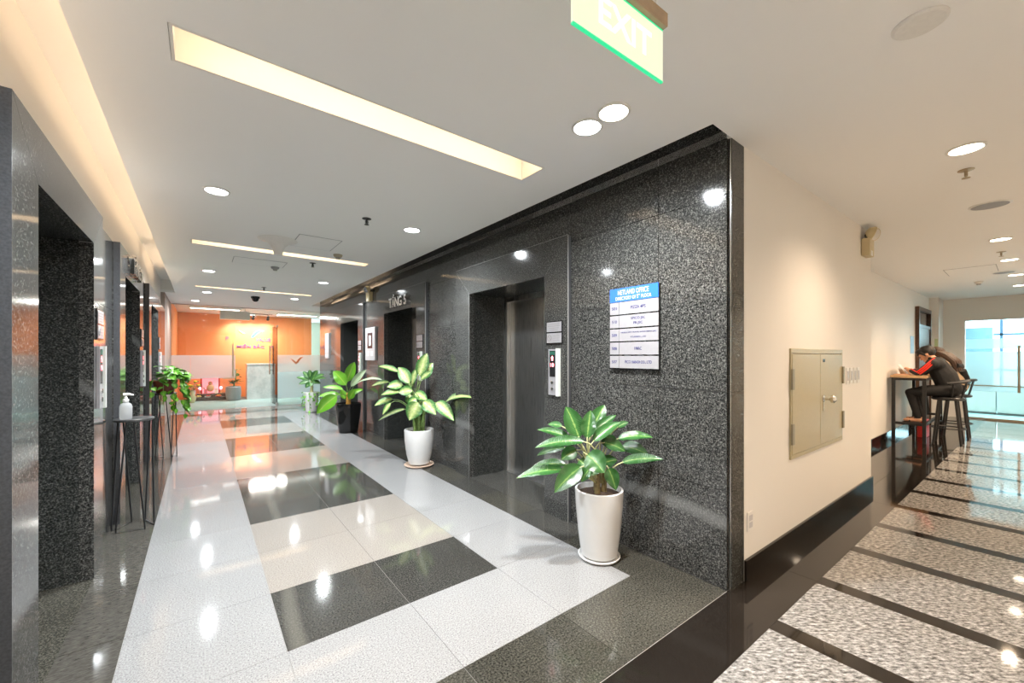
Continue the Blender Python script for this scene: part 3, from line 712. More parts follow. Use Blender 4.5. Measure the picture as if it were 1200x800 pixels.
for zz in (-.022, .022): box('outlet', -.022, .022, -.011, -.0095, zz - .017, zz + .017, MATS['panel_grey'], t)

# door at the end of the niche wall
yd = wall2y(12.1)
t = struct(thing('door_1', None, None, (12.08, yd - .012, 0), ang))
m = MB(); m.box(-.68, -.60, -.05, .01, 0, 2.40); m.box(.60, .68, -.05, .01, 0, 2.40); m.box(-.60, .60, -.05, .01, 2.32, 2.40); m.box(-.60, .60, -.045, .01, 1.98, 2.04); m.build('door_frame', DWOOD, t)
box('transom_pane', -.60, .60, -.012, -.004, 2.04, 2.32, plain('dark_pane', (.02, .015, .012), .1), t)
d = box('door_leaf', -.60, .60, -.03, .0, .0, 1.98, DWOOD, t)
MB().tube([(-.5, -.031, 1.0), (-.5, -.07, 1.0), (-.38, -.07, 1.0)], .01, 8).build('handle', CHROME, d)
t = thing('wall_notice', 'small pale blue notice on the wall beside the brown door', 'sign', (11.1, wall2y(11.1), 1.62), ang)
box('sheet', -.16, .16, -.006, -.001, -.17, .17, plain('pale_blue', sRGB(150, 190, 225), .5), t)
t = thing('wall_notice', 'narrow pale green notice on the pilaster before the glass doors', 'sign', (12.945, 1.255, 1.62))
box('sheet', -.003, .004, -.0, .05, -.16, .16, plain('pale_green', sRGB(190, 205, 160), .5), t)

# glass doors at the corridor end
def glass_front(lab_group):
    x = 13.70
    spans = [(.9, .2, 'fixed'), (.195, -.68, 'door'), (-.685, -1.39, 'door')]
    for i, (y1, y0, kd) in enumerate([(.895, .012, 'l'), (.008, -.88, 'r'), (-.885, -1.39, 'f')]):
        t = struct(thing('window_%d' % (i + 1), None, None, (x, (y0 + y1) / 2, 0))); h = (y1 - y0) / 2
        box('pane', -.006, .006, -h, h, .035, 2.18, GLASST, t)
        box('frosted_film', -.0085, -.0065, -h, h, .62, 1.50, FROST_B, t)
        box('frosted_film', -.0085, -.0065, -h, h, 1.56, 1.78, FROST_B, t)
        box('rail', -.02, .02, -h, h, .002, .035, BRASS, t)
        box('cross_bar', -.012, -.009, -h, h, .735, .76, BRASS, t)
        if kd in 'lr':
            yy = (-h + .13) if kd == 'l' else (h - .13)
            MB().tube([(-.05, yy, .62), (-.05, yy, 1.62)], .020, 10).tube([(-.05, yy, .72), (-.012, yy, .72)], .01, 8).tube([(-.05, yy, 1.52), (-.012, yy, 1.52)], .01, 8).build('pull_handle', BRASS, t, smooth=True)
            box('floor_spring', -.06, .04, h - .3 if kd == 'l' else -h, h if kd == 'l' else -h + .3, .0025, .012, SATIN, t)
glass_front(None)
# office behind the glass doors
mb = MB(); mb.box(13.8, 18.2, 2.0, 2.1, 0, 3.02); mb.box(13.8, 18.2, -3.25, -3.2, 0, 3.02); mb.box(18.1, 18.2, -3.2, 2.0, 0, .55); mb.box(18.1, 18.2, -3.2, 2.0, 2.5, 3.02)
struct(mb.build('wall_office', plain('office_wall', (.62, .72, .74), .6)))
t = struct(thing('window_4', None, None, (18.12, -.6, 0)))
for yy in (-2.5, -1.3, -.1, 1.1, 2.3): box('mullion', -.03, .03, yy - .03, yy + .03, .55, 2.5, plain('blue_frame', (.10, .22, .38), .4) if 'blue_frame' not in MATS else MATS['blue_frame'], t)
for zz in (2.02, 1.0): box('transom', -.03, .03, -2.6, 2.6, zz - .03, zz + .03, MATS['blue_frame'], t)
for yy in (-1.9, -.7, .5, 1.7): box('pane', -.006, .006, yy - .57, yy + .57, .56, 2.49, GLASS, t)
for k in range(3):
    t = thing('low_cabinet', ['white low cabinet behind the frosted doors, under the grey blue partition', 'middle white low cabinet behind the frosted doors', 'white low cabinet behind the frosted doors, farthest from the partition'][k], 'cabinet', (15.2, .95 - k * .92, 0), group='low cabinets behind the frosted doors')
    box('body', -.22, .22, -.45, .45, .05, .60, WHITEP, t); box('plinth', -.2, .2, -.44, .44, 0, .05, GREYI, t)
    for s in (-1, 1): box('door', -.235, -.2205, s * .225 - .218, s * .225 + .218, .07, .585, WHITEP, t)
t = thing('office_partition', 'grey blue partition cabinet behind the clear top of the glass doors', 'cabinet', (16.6, 1.2, 0))
box('body', -.3, .3, -.6, .6, 0, 2.15, plain('grey_blue', sRGB(110, 145, 160), .5), t)
for s in (-1, 1): box('door', -.315, -.3005, s * .3 - .29, s * .3 + .29, .05, 2.1, MATS['grey_blue'], t)
l = bpy.data.lights.new('office_panel_lamp', 'AREA'); l.shape = 'RECTANGLE'; l.size = 2.4; l.size_y = .5; l.energy = 260; l.color = (.8, .95, 1.0)
t = thing('office_ceiling_light', 'long ceiling light in the office behind the frosted doors', 'ceiling light', (15.5, -.3, 2.98))
box('casing', -1.25, 1.25, -.28, .28, .0, .03, WHITEP, t); lo = bpy.data.objects.new('lamp', l); link(lo, t); lo.location = (0, 0, -.01)

# ---------------- bar table, stools
TX0, TX1 = 9.1, 11.0
t = thing('bar_table', 'tall narrow bar table with pale wooden top against the white wall', 'table', ((TX0 + TX1) / 2, 1.22, 0))
hx = (TX1 - TX0) / 2
box('table_top', -hx - .05, hx + .05, -.225, .205, 1.045, 1.085, WOOD, t, bevel=.004)
for sx in (-1, 1):
    for yy in (-.19, .17): box('leg', sx * hx - .022, sx * hx + .022, yy - .022, yy + .022, 0, 1.004, BLACK, t)
m = MB(); m.box(-hx - .022, hx + .022, -.212, .192, 1.005, 1.044); m.build('apron', BLACK, t)
for sx in (-1, 1): box('side_rail', sx * hx - .018, sx * hx + .018, -.165, .147, .28, .32, BLACK, t)
box('foot_rail', -hx + .022, hx - .022, -.205, -.17, .28, .315, BLACK, t)
def stool(x, y, lab):
    t = thing('bar_stool', lab, 'stool', (x, y, 0))
    MB().lathe([(.001, .70), (.17, .70), (.19, .715), (.19, .735), (.17, .75), (.001, .745)], 24).build('seat', BLACK, t, smooth=True)
    for k in range(4):
        a = math.pi / 4 + k * math.pi / 2; ca, sa = math.cos(a), math.sin(a)
        MB().tube([(.13 * ca, .13 * sa, .70), (.215 * ca, .215 * sa, .0)], [.020, .016], 8).build('leg', BLACK, t, smooth=True)
    pts = [(.19 * math.cos(q * math.pi / 12), .19 * math.sin(q * math.pi / 12), .26) for q in range(25)]
    MB().tube(pts, .010, 6).build('foot_ring', BLACK, t, smooth=True)
    rail = [(.215 * math.cos(q), .215 * math.sin(q) - .01, .97 + .03 * math.sin(-q)) for q in [math.pi + math.pi * j / 12 for j in range(13)]]
    MB().tube(rail, .022, 8).build('backrest', BLACK, t, smooth=True)
    for q in (1.1, 1.35, 1.65, 1.9):
        a = math.pi * q; MB().tube([(.165 * math.cos(a), .165 * math.sin(a), .74), (.212 * math.cos(a), .212 * math.sin(a) - .01, .98)], .010, 6).build('spindle', BLACK, t, smooth=True)
    return t
stool(9.42, .80, 'black bar stool under the person with red striped sleeves')
stool(10.25, .78, 'black bar stool under the person with long brown hair')
# items on the table
t = thing('takeaway_bowl', 'lidded paper bowl on the bar table', 'bowl', (9.75, 1.34, 1.0855))
MB().lathe([(.06, 0), (.085, .075), (.088, .08)], 22).build('bowl', plain('paper_bowl', sRGB(225, 195, 170), .5), t, smooth=True)
MB().lathe([(.092, .0805), (.092, .09), (.075, .11), (.001, .112)], 22).build('lid', WHITEP, t, smooth=True)
t = thing('paper_sheet', 'white paper propped up in front of the person with red striped sleeves', 'paper', (9.42, 1.27, 1.0855))
MB().prism([(-.02, 0), (-.018, 0), (.10, .17), (.098, .172)], 'x', -.11, .11).build('sheet', WHITEI, t)
t = thing('book', 'thin pale booklet lying on the bar table edge', 'book', (9.22, 1.30, 1.0855))
box('pages', -.14, .14, -.09, .09, 0, .012, plain('booklet', sRGB(225, 190, 160), .6), t); box('cover', -.142, .142, -.092, .092, .0121, .015, plain('booklet_cover', sRGB(215, 160, 130), .5), t)

# ================================================================== PEOPLE
def capsule_verts(mb, a, b, ra, rb, seg=14):
    a, b = Vector(a), Vector(b); mb.tube([a, a.lerp(b, .5), b], [ra, (ra + rb) / 2, rb], seg); mb.ball(a, ra, seg, 8); mb.ball(b, rb, seg, 8)
def body(name, prims, parent, mats, voxel=.011):
    """prims: (kind, data, material index): union by voxel remesh, one continuous surface; faces take the nearest prim's material"""
    mb = MB()
    for p in prims:
        if p[0] == 'c': capsule_verts(mb, *p[1])
        else: mb.ball(*p[1])
    o = mb.build('tmp', mats[0])
    r = o.modifiers.new('r', 'REMESH'); r.mode = 'VOXEL'; r.voxel_size = voxel
    s = o.modifiers.new('s', 'SMOOTH'); s.iterations = 3; s.factor = .5
    dg = bpy.context.evaluated_depsgraph_get(); me = bpy.data.meshes.new_from_object(o.evaluated_get(dg)); bpy.data.objects.remove(o)
    def dist(p, q):
        if p[0] == 'c':
            a, b, ra, rb = Vector(p[1][0]), Vector(p[1][1]), p[1][2], p[1][3]; ab = b - a; tt = max(0, min(1, (q - a).dot(ab) / ab.length_squared)); return (q - a - ab * tt).length - (ra + (rb - ra) * tt)
        c, r_ = Vector(p[1][0]), p[1][1]; r_ = (r_, r_, r_) if not isinstance(r_, tuple) else r_
        d = q - c; k = math.sqrt(sum((d[i] / r_[i]) ** 2 for i in range(3))); return (k - 1) * min(r_)
    me.materials.clear()
    for m in mats: me.materials.append(m)
    for f in me.polygons:
        q = f.center; f.material_index = min(prims, key=lambda p: dist(p, q))[2]; f.use_smooth = True
    me.name = name
    return link(bpy.data.objects.new(name, me), parent)
SKIN = plain('skin', sRGB(214, 160, 128), .5, var=.05, bscale=30)
JACKET = plain('black_jacket', (.010, .0105, .012), .8, bump=.3, bscale=40)
TROUS = plain('black_trousers', (.010, .010, .011), .8, bump=.2, bscale=40)
REDS = plain('red_stripe', sRGB(225, 45, 25), .6, var=.1)
HAIRB = plain('black_hair', (.008, .007, .007), .45, bump=.6, bscale=150)
HAIRN = plain('brown_hair', (.05, .024, .012), .4, bump=.8, bscale=120, var=.5)
CREAM = plain('cream_top', sRGB(205, 180, 150), .7, bump=.2)
SANDAL = plain('dark_sandal', (.03, .02, .018), .6)
def hand(prims, wrist, direction, up, mi, flip=1, L=.085):
    d = Vector(direction).normalized(); u = Vector(up).normalized(); s = d.cross(u).normalized() * flip; w = Vector(wrist)
    prims.append(('c', (w, w + d * .05, .022, .026), mi)); 
    for k in range(4):
        o = (k - 1.5) * .017; b0 = w + d * .075 + s * o; l = L * (.8, 1.0, .95, .72)[k]
        k1 = b0 + d * l * .5 + u * .006; k2 = k1 + (d * .6 - u * .8).normalized() * l * .5
        prims.append(('c', (w + d * .04 + s * o, b0, .011, .010), mi)); prims.append(('c', (b0, k1, .0095, .009), mi)); prims.append(('c', (k1, k2, .009, .0075), mi))
    t0 = w + d * .03 - s * .025; t1 = t0 + (d * .6 - s * .8).normalized() * .04; prims.append(('c', (t0, t1, .011, .010), mi)); prims.append(('c', (t1, t1 + (d * .9 - u * .4).normalized() * .03, .010, .008), mi))
# person one: hunched over the table, facing the wall (+Y)
px_ = 9.42
t = thing('person', 'person in black jacket with red sleeve stripes hunched over the bar table', 'person', (px_, .80, .75))
V = lambda x, y, z: Vector((x, y - .80, z - .75))
pr = []
pr.append(('b', (V(0, .78, .86), (.175, .13, .12)), 1)); 
pr.append(('c', (V(0, .78, .88), V(0, .84, 1.08), .14, .15), 0)); pr.append(('c', (V(0, .84, 1.08), V(0, .93, 1.26), .15, .13), 0))
pr.append(('c', (V(-.10, .92, 1.27), V(.10, .92, 1.27), .10, .10), 0))
pr.append(('c', (V(0, .93, 1.31), V(0, 1.01, 1.39), .06, .055), 3))
for s in (-1, 1):
    sh, el, wr_ = V(s * .19, .95, 1.27), V(s * .25, 1.10, 1.12), V(s * .10, 1.20, 1.15)
    pr.append(('c', (sh, el, .068, .052), 0)); pr.append(('c', (el, wr_, .052, .036), 0))
    pr.append(('c', (V(s * .14, .94, 1.28), sh, .085, .075), 0))
    hand(pr, wr_ + Vector((-s * .01, .01, .0)), (-s * .55, .45, .35), (0, -.4, .9), 3, s)
    hp, kn, an = V(s * .10, .80, .85), V(s * .13, 1.22, .80), V(s * .12, 1.13, .40)
    pr.append(('c', (hp, kn, .088, .062), 1)); pr.append(('c', (kn, an, .060, .042), 1))
    pr.append(('c', (an, an + Vector((0, .0, -.045)), .036, .036), 3)); pr.append(('c', (an + Vector((0, -.02, -.05)), an + Vector((0, .15, -.058)), .034, .026), 3))
hc = V(0, 1.045, 1.435)
HR = Matrix.Rotation(math.radians(-38), 3, 'X')
hv = lambda x, y, z: hc + HR @ Vector((x, y, z))
pr.append(('b', (hc, (.080, .098, .100)), 3)); pr.append(('c', (hv(0, .03, -.05), hv(0, .062, -.09), .055, .036), 3))
pr.append(('c', (hv(0, .085, -.01), hv(0, .112, -.045), .010, .015), 3))
for s in (-1, 1): pr.append(('b', (hv(s * .082, -.005, -.015), (.012, .022, .030)), 3))
bd = body('body', pr, t, [JACKET, TROUS, REDS, SKIN])
m = MB(); m.ball(hv(0, -.030, .024), (.094, .105, .102), 18, 12); m.ball(hv(0, .045, .068), (.082, .055, .05), 14, 8); m.ball(hv(0, .085, .045), (.062, .022, .025), 12, 8)
for s in (-1, 1): m.tube([hv(s * .075, .04, .05), hv(s * .085, .02, .0), hv(s * .082, .018, -.035)], [.026, .018, .006], 8)
m.build('hair', HAIRB, t, smooth=True)
m = MB()
for s in (-1, 1): m.ball(hv(s * .032, .091, -.008), (.013, .010, .007), 10, 6)
m.build('eyes', BLACKP, t, smooth=True)
m = MB(); m.ball(hv(0, .098, -.078), (.022, .008, .008), 10, 6); m.build('mouth', plain('lips', sRGB(170, 90, 85), .5), t, smooth=True)
for s in (-1, 1):
    for off in (-.024, .0, .024):
        m = MB(); o = Vector((s * .066, 0, 0)); q = Vector((0, off * .8, off * .6))
        m.tube([V(s * .155, .925, 1.355) + q * .6, V(s * .245, .955, 1.30) + q, V(s * .285, 1.03, 1.20) + q, V(s * .297, 1.10, 1.125) + q, V(s * .235, 1.145, 1.155) + q * .7, V(s * .15, 1.19, 1.175) + q * .5], [.009, .010, .010, .010, .009, .008], 6); m.build('sleeve_stripe', REDS, t, smooth=True)
    m = MB(); a = V(s * .12, 1.13, .40); m.ball(a + Vector((0, .06, -.092)), (.045, .13, .014), 14, 8); m.tube([a + Vector((-.04, .09, -.085)), a + Vector((0, .095, -.032)), a + Vector((.04, .09, -.085))], .012, 6); m.build('sandal', SANDAL, t, smooth=True)
MB().tube([V(.06, 1.0, 1.36), V(0, .985, 1.375), V(-.06, 1.0, 1.36)], .022, 8).build('collar', JACKET, t, smooth=True)
# person two: long hair, leaning over the table further along
t = thing('person', 'person with long brown hair leaning over the bar table on the farther stool', 'person', (10.25, .78, .75))
V = lambda x, y, z: Vector((x, y - .78, z - .75))
pr = [('b', (V(0, .77, .86), (.17, .13, .12)), 1), ('c', (V(0, .76, .88), V(0, .80, 1.08), .13, .14), 0), ('c', (V(0, .80, 1.08), V(0, .89, 1.25), .14, .115), 0), ('c', (V(-.09, .88, 1.26), V(.09, .88, 1.26), .09, .09), 0), ('c', (V(0, .92, 1.31), V(0, .98, 1.38), .05, .047), 3)]
for s in (-1, 1):
    sh, el, wr_ = V(s * .17, .90, 1.25), V(s * .24, 1.06, 1.12), V(s * .10, 1.18, 1.13)
    pr += [('c', (V(s * .13, .89, 1.26), sh, .075, .065), 0), ('c', (sh, el, .060, .047), 0), ('c', (el, wr_, .046, .032), 0)]
    hand(pr, wr_, (-s * .5, .6, .1), (0, -.1, 1), 3, s)
    hp, kn, an = V(s * .09, .80, .85), V(s * .11, 1.20, .80), V(s * .10, 1.14, .40)
    pr += [('c', (hp, kn, .085, .06), 1), ('c', (kn, an, .058, .04), 1), ('c', (an, an + Vector((0, .14, -.055)), .036, .026), 2)]
hc = V(0, 1.03, 1.44)
pr += [('b', (hc, (.075, .095, .10)), 3), ('c', (hc + Vector((0, .03, -.05)), hc + Vector((0, .06, -.085)), .052, .034), 3), ('b', (hc + Vector((0, .097, -.035)), (.012, .018, .02)), 3)]
body('body', pr, t, [CREAM, TROUS, SANDAL, SKIN])
m = MB(); m.ball(hc + Vector((0, -.02, .022)), (.098, .112, .105), 18, 12); m.ball(hc + Vector((0, .04, .06)), (.08, .06, .045), 14, 8)
for k in range(9):
    a = (k - 4) / 4 * 1.25; b0 = hc + Vector((.09 * math.sin(a), -.08 * math.cos(a), .02))
    m.tube([b0, b0 + Vector((.045 * math.sin(a), -.10, -.05)), b0 + Vector((.07 * math.sin(a), -.20, -.16)), b0 + Vector((.06 * math.sin(a), -.25, -.32))], [.040, .048, .042, .014], 8)
m.build('hair', HAIRN, t, smooth=True)
m = MB(); m.tube([V(-.15, .79, 1.24), V(0, .755, 1.22), V(.15, .79, 1.24)], [.06, .075, .06], 10)
m.tube([V(-.1, .70, 1.16), V(0, .67, 1.0), V(.02, .67, .86)], [.05, .06, .04], 10); m.build('shawl', JACKET, t, smooth=True)
m = MB()
for s in (-1, 1): m.ball(hc + Vector((s * .03, .085, -.008)), (.012, .008, .006), 10, 6)
m.build('eyes', BLACKP, t, smooth=True)
t = thing('handbag', 'red bag standing under the bar table between the two stools', 'bag', (9.95, 1.14, 0))
MB().prism([(-.16, 0), (.16, 0), (.13, .30), (-.13, .30)], 'y', -.06, .06).build('bag_body', plain('red_bag', sRGB(190, 30, 25), .5, var=.1), t, bevel=.01)
MB().tube([(-.08, 0, .30), (-.07, 0, .40), (.07, 0, .40), (.08, 0, .30)], .008, 6).build('strap', MATS['red_bag'], t)

# ================================================================== PLANTS
LF_AG = leafmat('aglaonema_leaf', (.020, .085, .018), (.045, .16, .035), (.20, .33, .09), .7, .14, .24)
LF_DI = leafmat('dieffenbachia_leaf', (.035, .15, .025), (.46, .54, .19), (.60, .66, .34), .80, .40, .32)
LF_LI = leafmat('lime_leaf', (.11, .34, .012), (.15, .42, .02), (.32, .50, .06), .8, .10, .28)
LF_PA = leafmat('pale_leaf', (.26, .36, .22), (.34, .44, .28), (.5, .55, .35), .8, .12, .35)
LF_DK = leafmat('rosette_leaf', (.025, .10, .02), (.05, .17, .03), (.22, .36, .09), .7, .14, .3)
LF_PO = leafmat('pothos_leaf', (.07, .25, .012), (.13, .38, .02), (.30, .52, .05), .8, .3, .3)
STEMP = plain('pale_stem', (.42, .42, .20), .5, var=.25, bscale=30)
STEMG = plain('green_stem', (.16, .26, .07), .5, var=.4, bscale=40)
STEMB = plain('brown_stem', (.22, .17, .075), .7, var=.4, bscale=50)
STEMO = plain('orange_stem', (.55, .28, .05), .5, var=.3, bscale=30)
def leaf_mesh(mb_pts, width, normal, fold=.25, nseg=12, wave=.0, tipw=.9):
    """blade along a point list; returns MB with uvs"""
    pts = mb_pts; n = len(pts); m = MB(); uv = []
    cols = (-1, -.55, 0, .55, 1)
    for i, p in enumerate(pts):
        tt = i / (n - 1); tg = (pts[min(i + 1, n - 1)] - pts[max(i - 1, 0)]).normalized()
        nn = (normal - tg * normal.dot(tg)); nn = nn.normalized() if nn.length > 1e-5 else tg.orthogonal()
        sd = tg.cross(nn)
        w = width * .5 * (math.sin(math.pi * (tt ** .78)) ** .75 if 0 < tt < 1 else .02)
        for c in cols:
            z = fold * abs(c) * w + wave * w * math.sin(tt * 17 + c * 2) * abs(c)
            m.v.append(tuple(p + sd * (c * w) + nn * z)); uv.append((tt, .5 + .5 * c))
    k = len(cols)
    for i in range(n - 1):
        for j in range(k - 1): m.f.append([i * k + j, i * k + j + 1, (i + 1) * k + j + 1, (i + 1) * k + j]); m.m.append(0)
    return m, uv
def bez(a, b, c, n): return [a * (1 - t_) ** 2 + b * 2 * t_ * (1 - t_) + c * t_ * t_ for t_ in [i / (n - 1) for i in range(n)]]
def make_leaf(parent, root, base, tip, width, up_mix, mats, sag=.12, fold=.25, prad=.0045, wave=.06):
    """leaf = petiole from root to base + blade base to tip, in the parent's local space"""
    L = (tip - base).length
    ctrl = (base + tip) / 2 + Vector((0, 0, sag * L))
    pts = bez(base, ctrl, tip, 11)
    tocam = (Vector((0, 0, HC)) - (parent.location + base)).normalized()
    nrm = (Vector((0, 0, 1)) * up_mix + tocam * (1 - up_mix)).normalized()
    m, uv = leaf_mesh(pts, width, nrm, fold, wave=wave)
    nb = len(m.v)
    if root is not None:
        c2 = base - (ctrl - base).normalized() * (base - root).length * .4
        m.tube(bez(root, c2, base + (ctrl - base) * .1, 6), [prad * 1.4, prad * 1.3, prad * 1.15, prad, prad, prad * .8], 5, 1)
    me = bpy.data.meshes.new('leaf'); me.from_pydata(m.v, [], m.f)
    for q in mats: me.materials.append(q)
    me.polygons.foreach_set('material_index', m.m); me.polygons.foreach_set('use_smooth', [True] * len(m.f))
    ul = me.uv_layers.new(name='UVMap')
    for lp in me.loops: ul.data[lp.index].uv = uv[lp.vertex_index] if lp.vertex_index < nb else (0, .5)
    return link(bpy.data.objects.new('leaf', me), parent)
def pot(t, prof, mat, soil_r, soil_z, saucer=None, smat=None, hole=True):
    MB().lathe(prof, 40).build('pot', mat, t, smooth=True)
    MB().lathe([(soil_r, soil_z - .02), (soil_r, soil_z), (soil_r * .5, soil_z + .012), (.001, soil_z + .014)], 28).build('soil', SOIL, t, smooth=True)
    if saucer: MB().lathe(saucer, 36).build('saucer', smat or mat, t, smooth=True)
def px_leaves(t, axis, crop, leaves, root_z, matsets, scale_w):
    """leaf list given as crop pixels (base, tip, width px, base/tip offset towards the camera in m, up mix)"""
    ox, oy, sc = crop; d0 = depth_of(axis); mpp = d0 / FPX
    for (bx_, by_, tx_, ty_, w, db, dt, um, ms, rt) in leaves:
        b = pix(ox + bx_ * sc, oy + by_ * sc, d0 - db) - axis; q = pix(ox + tx_ * sc, oy + ty_ * sc, d0 - dt) - axis
        for v_ in (b, q):
            wpt = v_ + axis
            if wpt.x > 2.425: k_ = 2.425 / wpt.x; v_ += Vector((wpt.x * k_, wpt.y * k_, HC + (wpt.z - HC) * k_)) - wpt
        r = Vector((rt[0], rt[1], root_z)) if rt is not None else None
        make_leaf(t, r, b, q, w * sc * mpp * scale_w, um, matsets[ms])
# plant one: aglaonema beside the directory sign
ax = Vector((2.20, 1.845, 0))
t = thing('potted_plant', 'dark leafy plant in tall white ceramic pot under the directory sign', 'potted plant', ax)
pot(t, [(.001, .022), (.115, .022), (.125, .03), (.145, .18), (.160, .35), (.166, .46), (.165, .475), (.152, .478), (.148, .44), (.146, .43), (.001, .43)], CERAM, .147, .44, [(.001, 0.0), (.125, 0.0), (.142, .012), (.145, .022), (.138, .024), (.128, .014), (.001, .0135)])
for (x, y, x2, y2, h, r) in ((-.03, -.01, -.05, -.03, .18, .022), (.035, -.015, .03, -.02, .22, .020), (.0, .03, .02, .04, .2, .018)):
    MB().tube([(x, y, .43), ((x + x2) / 2, (y + y2) / 2, .43 + h * .5), (x2, y2, .43 + h)], [r, r * .9, r * .7], 8).build('stem', STEMB, t, smooth=True)
L1 = [(300, 205, 240, 62, 84, .02, .0, .2, 0, (-.03, -.02)), (335, 205, 352, 78, 66, .06, .05, .1, 0, (0, -.02)), (352, 180, 415, 55, 72, -.05, -.08, .2, 0, (0, .02)), (355, 195, 466, 100, 50, .0, -.03, .4, 0, (.02, .0)), (360, 218, 485, 132, 56, .06, .04, .4, 0, (.02, -.02)),
      (262, 205, 112, 165, 46, -.02, -.04, .5, 0, (-.03, 0)), (325, 218, 102, 246, 54, .08, .12, .45, 0, (-.03, -.02)), (240, 245, 112, 280, 44, -.05, -.08, .5, 0, (-.03, 0)), (245, 320, 84, 336, 50, .02, .05, .5, 0, (-.04, -.02)), (235, 345, 20, 382, 54, .08, .14, .5, 0, (-.04, -.03)),
      (310, 330, 190, 446, 86, .12, .18, .2, 0, (-.03, -.03)), (335, 275, 412, 358, 100, .14, .20, .15, 0, (0, -.03)), (410, 222, 505, 262, 62, .05, .06, .4, 0, (.03, -.01)), (470, 205, 630, 200, 52, -.03, -.05, .5, 0, (.03, .0)), (488, 312, 675, 298, 50, .08, .10, .45, 0, (.04, -.02)),
      (430, 335, 465, 436, 62, .10, .12, .15, 0, (.03, -.02)), (345, 340, 310, 398, 46, .08, .10, .2, 0, (-.02, -.02)), (470, 155, 520, 132, 34, -.06, -.1, .4, 0, (.03, .02)), (490, 240, 610, 278, 66, -.08, -.1, .4, 0, (.03, .02)), (290, 255, 220, 300, 66, -.02, -.02, .3, 0, (-.02, 0)),
      (225, 150, 160, 142, 34, -.08, -.1, .4, 0, (-.02, .02)), (420, 190, 445, 255, 66, -.02, .0, .3, 0, (.02, .0)), (400, 320, 470, 300, 60, -.04, -.02, .3, 0, (.02, .02)), (300, 300, 340, 345, 70, .0, .04, .3, 0, (-.02, 0)), (380, 330, 360, 370, 50, .06, .09, .3, 0, (.0, -.02))]
px_leaves(t, ax, (600, 460, .2624), L1, .52, [[LF_AG, STEMP]], 1.0)
# plant two: variegated dieffenbachia
ax = Vector((2.215, 4.80, 0))
t = thing('potted_plant', 'pale variegated plant in white pot between the two nearer lifts', 'potted plant', ax)
pot(t, [(.001, .025), (.10, .025), (.13, .035), (.16, .16), (.182, .33), (.187, .45), (.184, .465), (.170, .467), (.165, .43), (.163, .42), (.001, .42)], CERAM, .165, .43, [(.001, 0), (.16, 0), (.185, .014), (.188, .024), (.18, .026), (.165, .016), (.001, .0155)], plain('cream_saucer', sRGB(205, 180, 160), .3))
for k in range(6):
    a = k * 1.05; r = .035 + .02 * (k % 2)
    MB().tube([(r * math.cos(a), r * math.sin(a), .42), (r * 1.3 * math.cos(a), r * 1.3 * math.sin(a), .6), (r * 1.6 * math.cos(a), r * 1.6 * math.sin(a), .80 + .06 * (k % 3))], [.022, .019, .013], 8).build('stem', STEMG, t, smooth=True)
L2 = [(152, 348, 68, 324, 30, .05, .08, .5, 0, (-.03, 0)), (198, 398, 152, 328, 52, .05, .04, .15, 0, (-.03, 0)), (208, 402, 230, 333, 30, .0, .0, .3, 0, (0, 0)), (240, 365, 275, 268, 52, .0, -.02, .1, 0, (.03, 0)), (252, 378, 300, 310, 50, -.04, -.06, .2, 0, (.03, .02)), (248, 380, 292, 348, 30, .04, .06, .4, 0, (.03, 0)),
      (112, 392, 38, 408, 26, -.05, -.08, .5, 0, (-.03, 0)), (172, 405, 104, 412, 44, .04, .08, .3, 0, (-.03, 0)), (212, 430, 152, 436, 44, .12, .15, .25, 0, (-.02, -.02)), (158, 434, 78, 446, 32, .08, .1, .45, 0, (-.03, 0)), (128, 464, 50, 492, 34, .0, .04, .45, 0, (-.03, 0)), (182, 506, 66, 556, 24, -.05, -.06, .5, 0, (-.03, 0)), (120, 480, 85, 530, 24, .1, .1, .4, 0, (-.03, 0)),
      (238, 478, 198, 554, 70, .14, .18, .1, 0, (0, -.02)), (258, 474, 312, 530, 54, .12, .16, .2, 0, (.03, -.02)), (312, 478, 388, 556, 54, .06, .08, .2, 0, (.03, 0)), (356, 472, 464, 458, 46, .0, .0, .4, 0, (.03, 0)), (230, 462, 196, 492, 40, .1, .14, .2, 0, (0, -.02)), (222, 440, 275, 470, 44, .05, .08, .3, 0, (.0, 0)), (200, 440, 215, 500, 50, .0, .04, .2, 0, (-.02, 0)), (215, 410, 180, 380, 40, -.04, -.06, .3, 0, (-.02, .0))]
px_leaves(t, ax, (425, 340, .275), L2, .62, [[LF_DI, STEMG]], 1.0)
# plant three: lime leaves in black pot
ax = Vector((2.16, 7.72, 0))
t = thing('potted_plant', 'lime green paddle leaved plant in glossy black pot', 'potted plant', ax)
pot(t, [(.001, 0), (.145, 0), (.165, .012), (.20, .25), (.222, .50), (.222, .53), (.205, .532), (.20, .48), (.001, .48)], BLKPOT, .2, .485)
MB().tube([(0, 0, .47), (0, 0, .60), (-.01, 0, .72)], [.045, .04, .028], 10).build('stem', STEMO, t, smooth=True)
L3 = [(186, 510, 222, 416, 46, .0, .0, .1, 0, (0, 0)), (182, 525, 122, 460, 54, .08, .1, .15, 0, (0, 0)), (204, 532, 278, 453, 32, .05, .08, .3, 1, (0, 0)), (168, 546, 72, 535, 28, .0, .0, .5, 0, (0, 0)), (140, 575, 45, 658, 62, .18, .28, .2, 0, (0, 0)), (152, 568, 52, 578, 30, .08, .1, .5, 0, (0, 0)), (222, 525, 352, 500, 28, .02, .06, .5, 1, (0, 0)), (196, 590, 228, 542, 34, .1, .14, .2, 0, (0, 0)), (175, 590, 160, 545, 30, .0, -.03, .3, 0, (0, 0)), (205, 570, 262, 545, 26, -.08, -.12, .4, 0, (0, 0))]
px_leaves(t, ax, (360, 320, .25), L3, .66, [[LF_LI, STEMG], [LF_PA, STEMG]], 1.0)
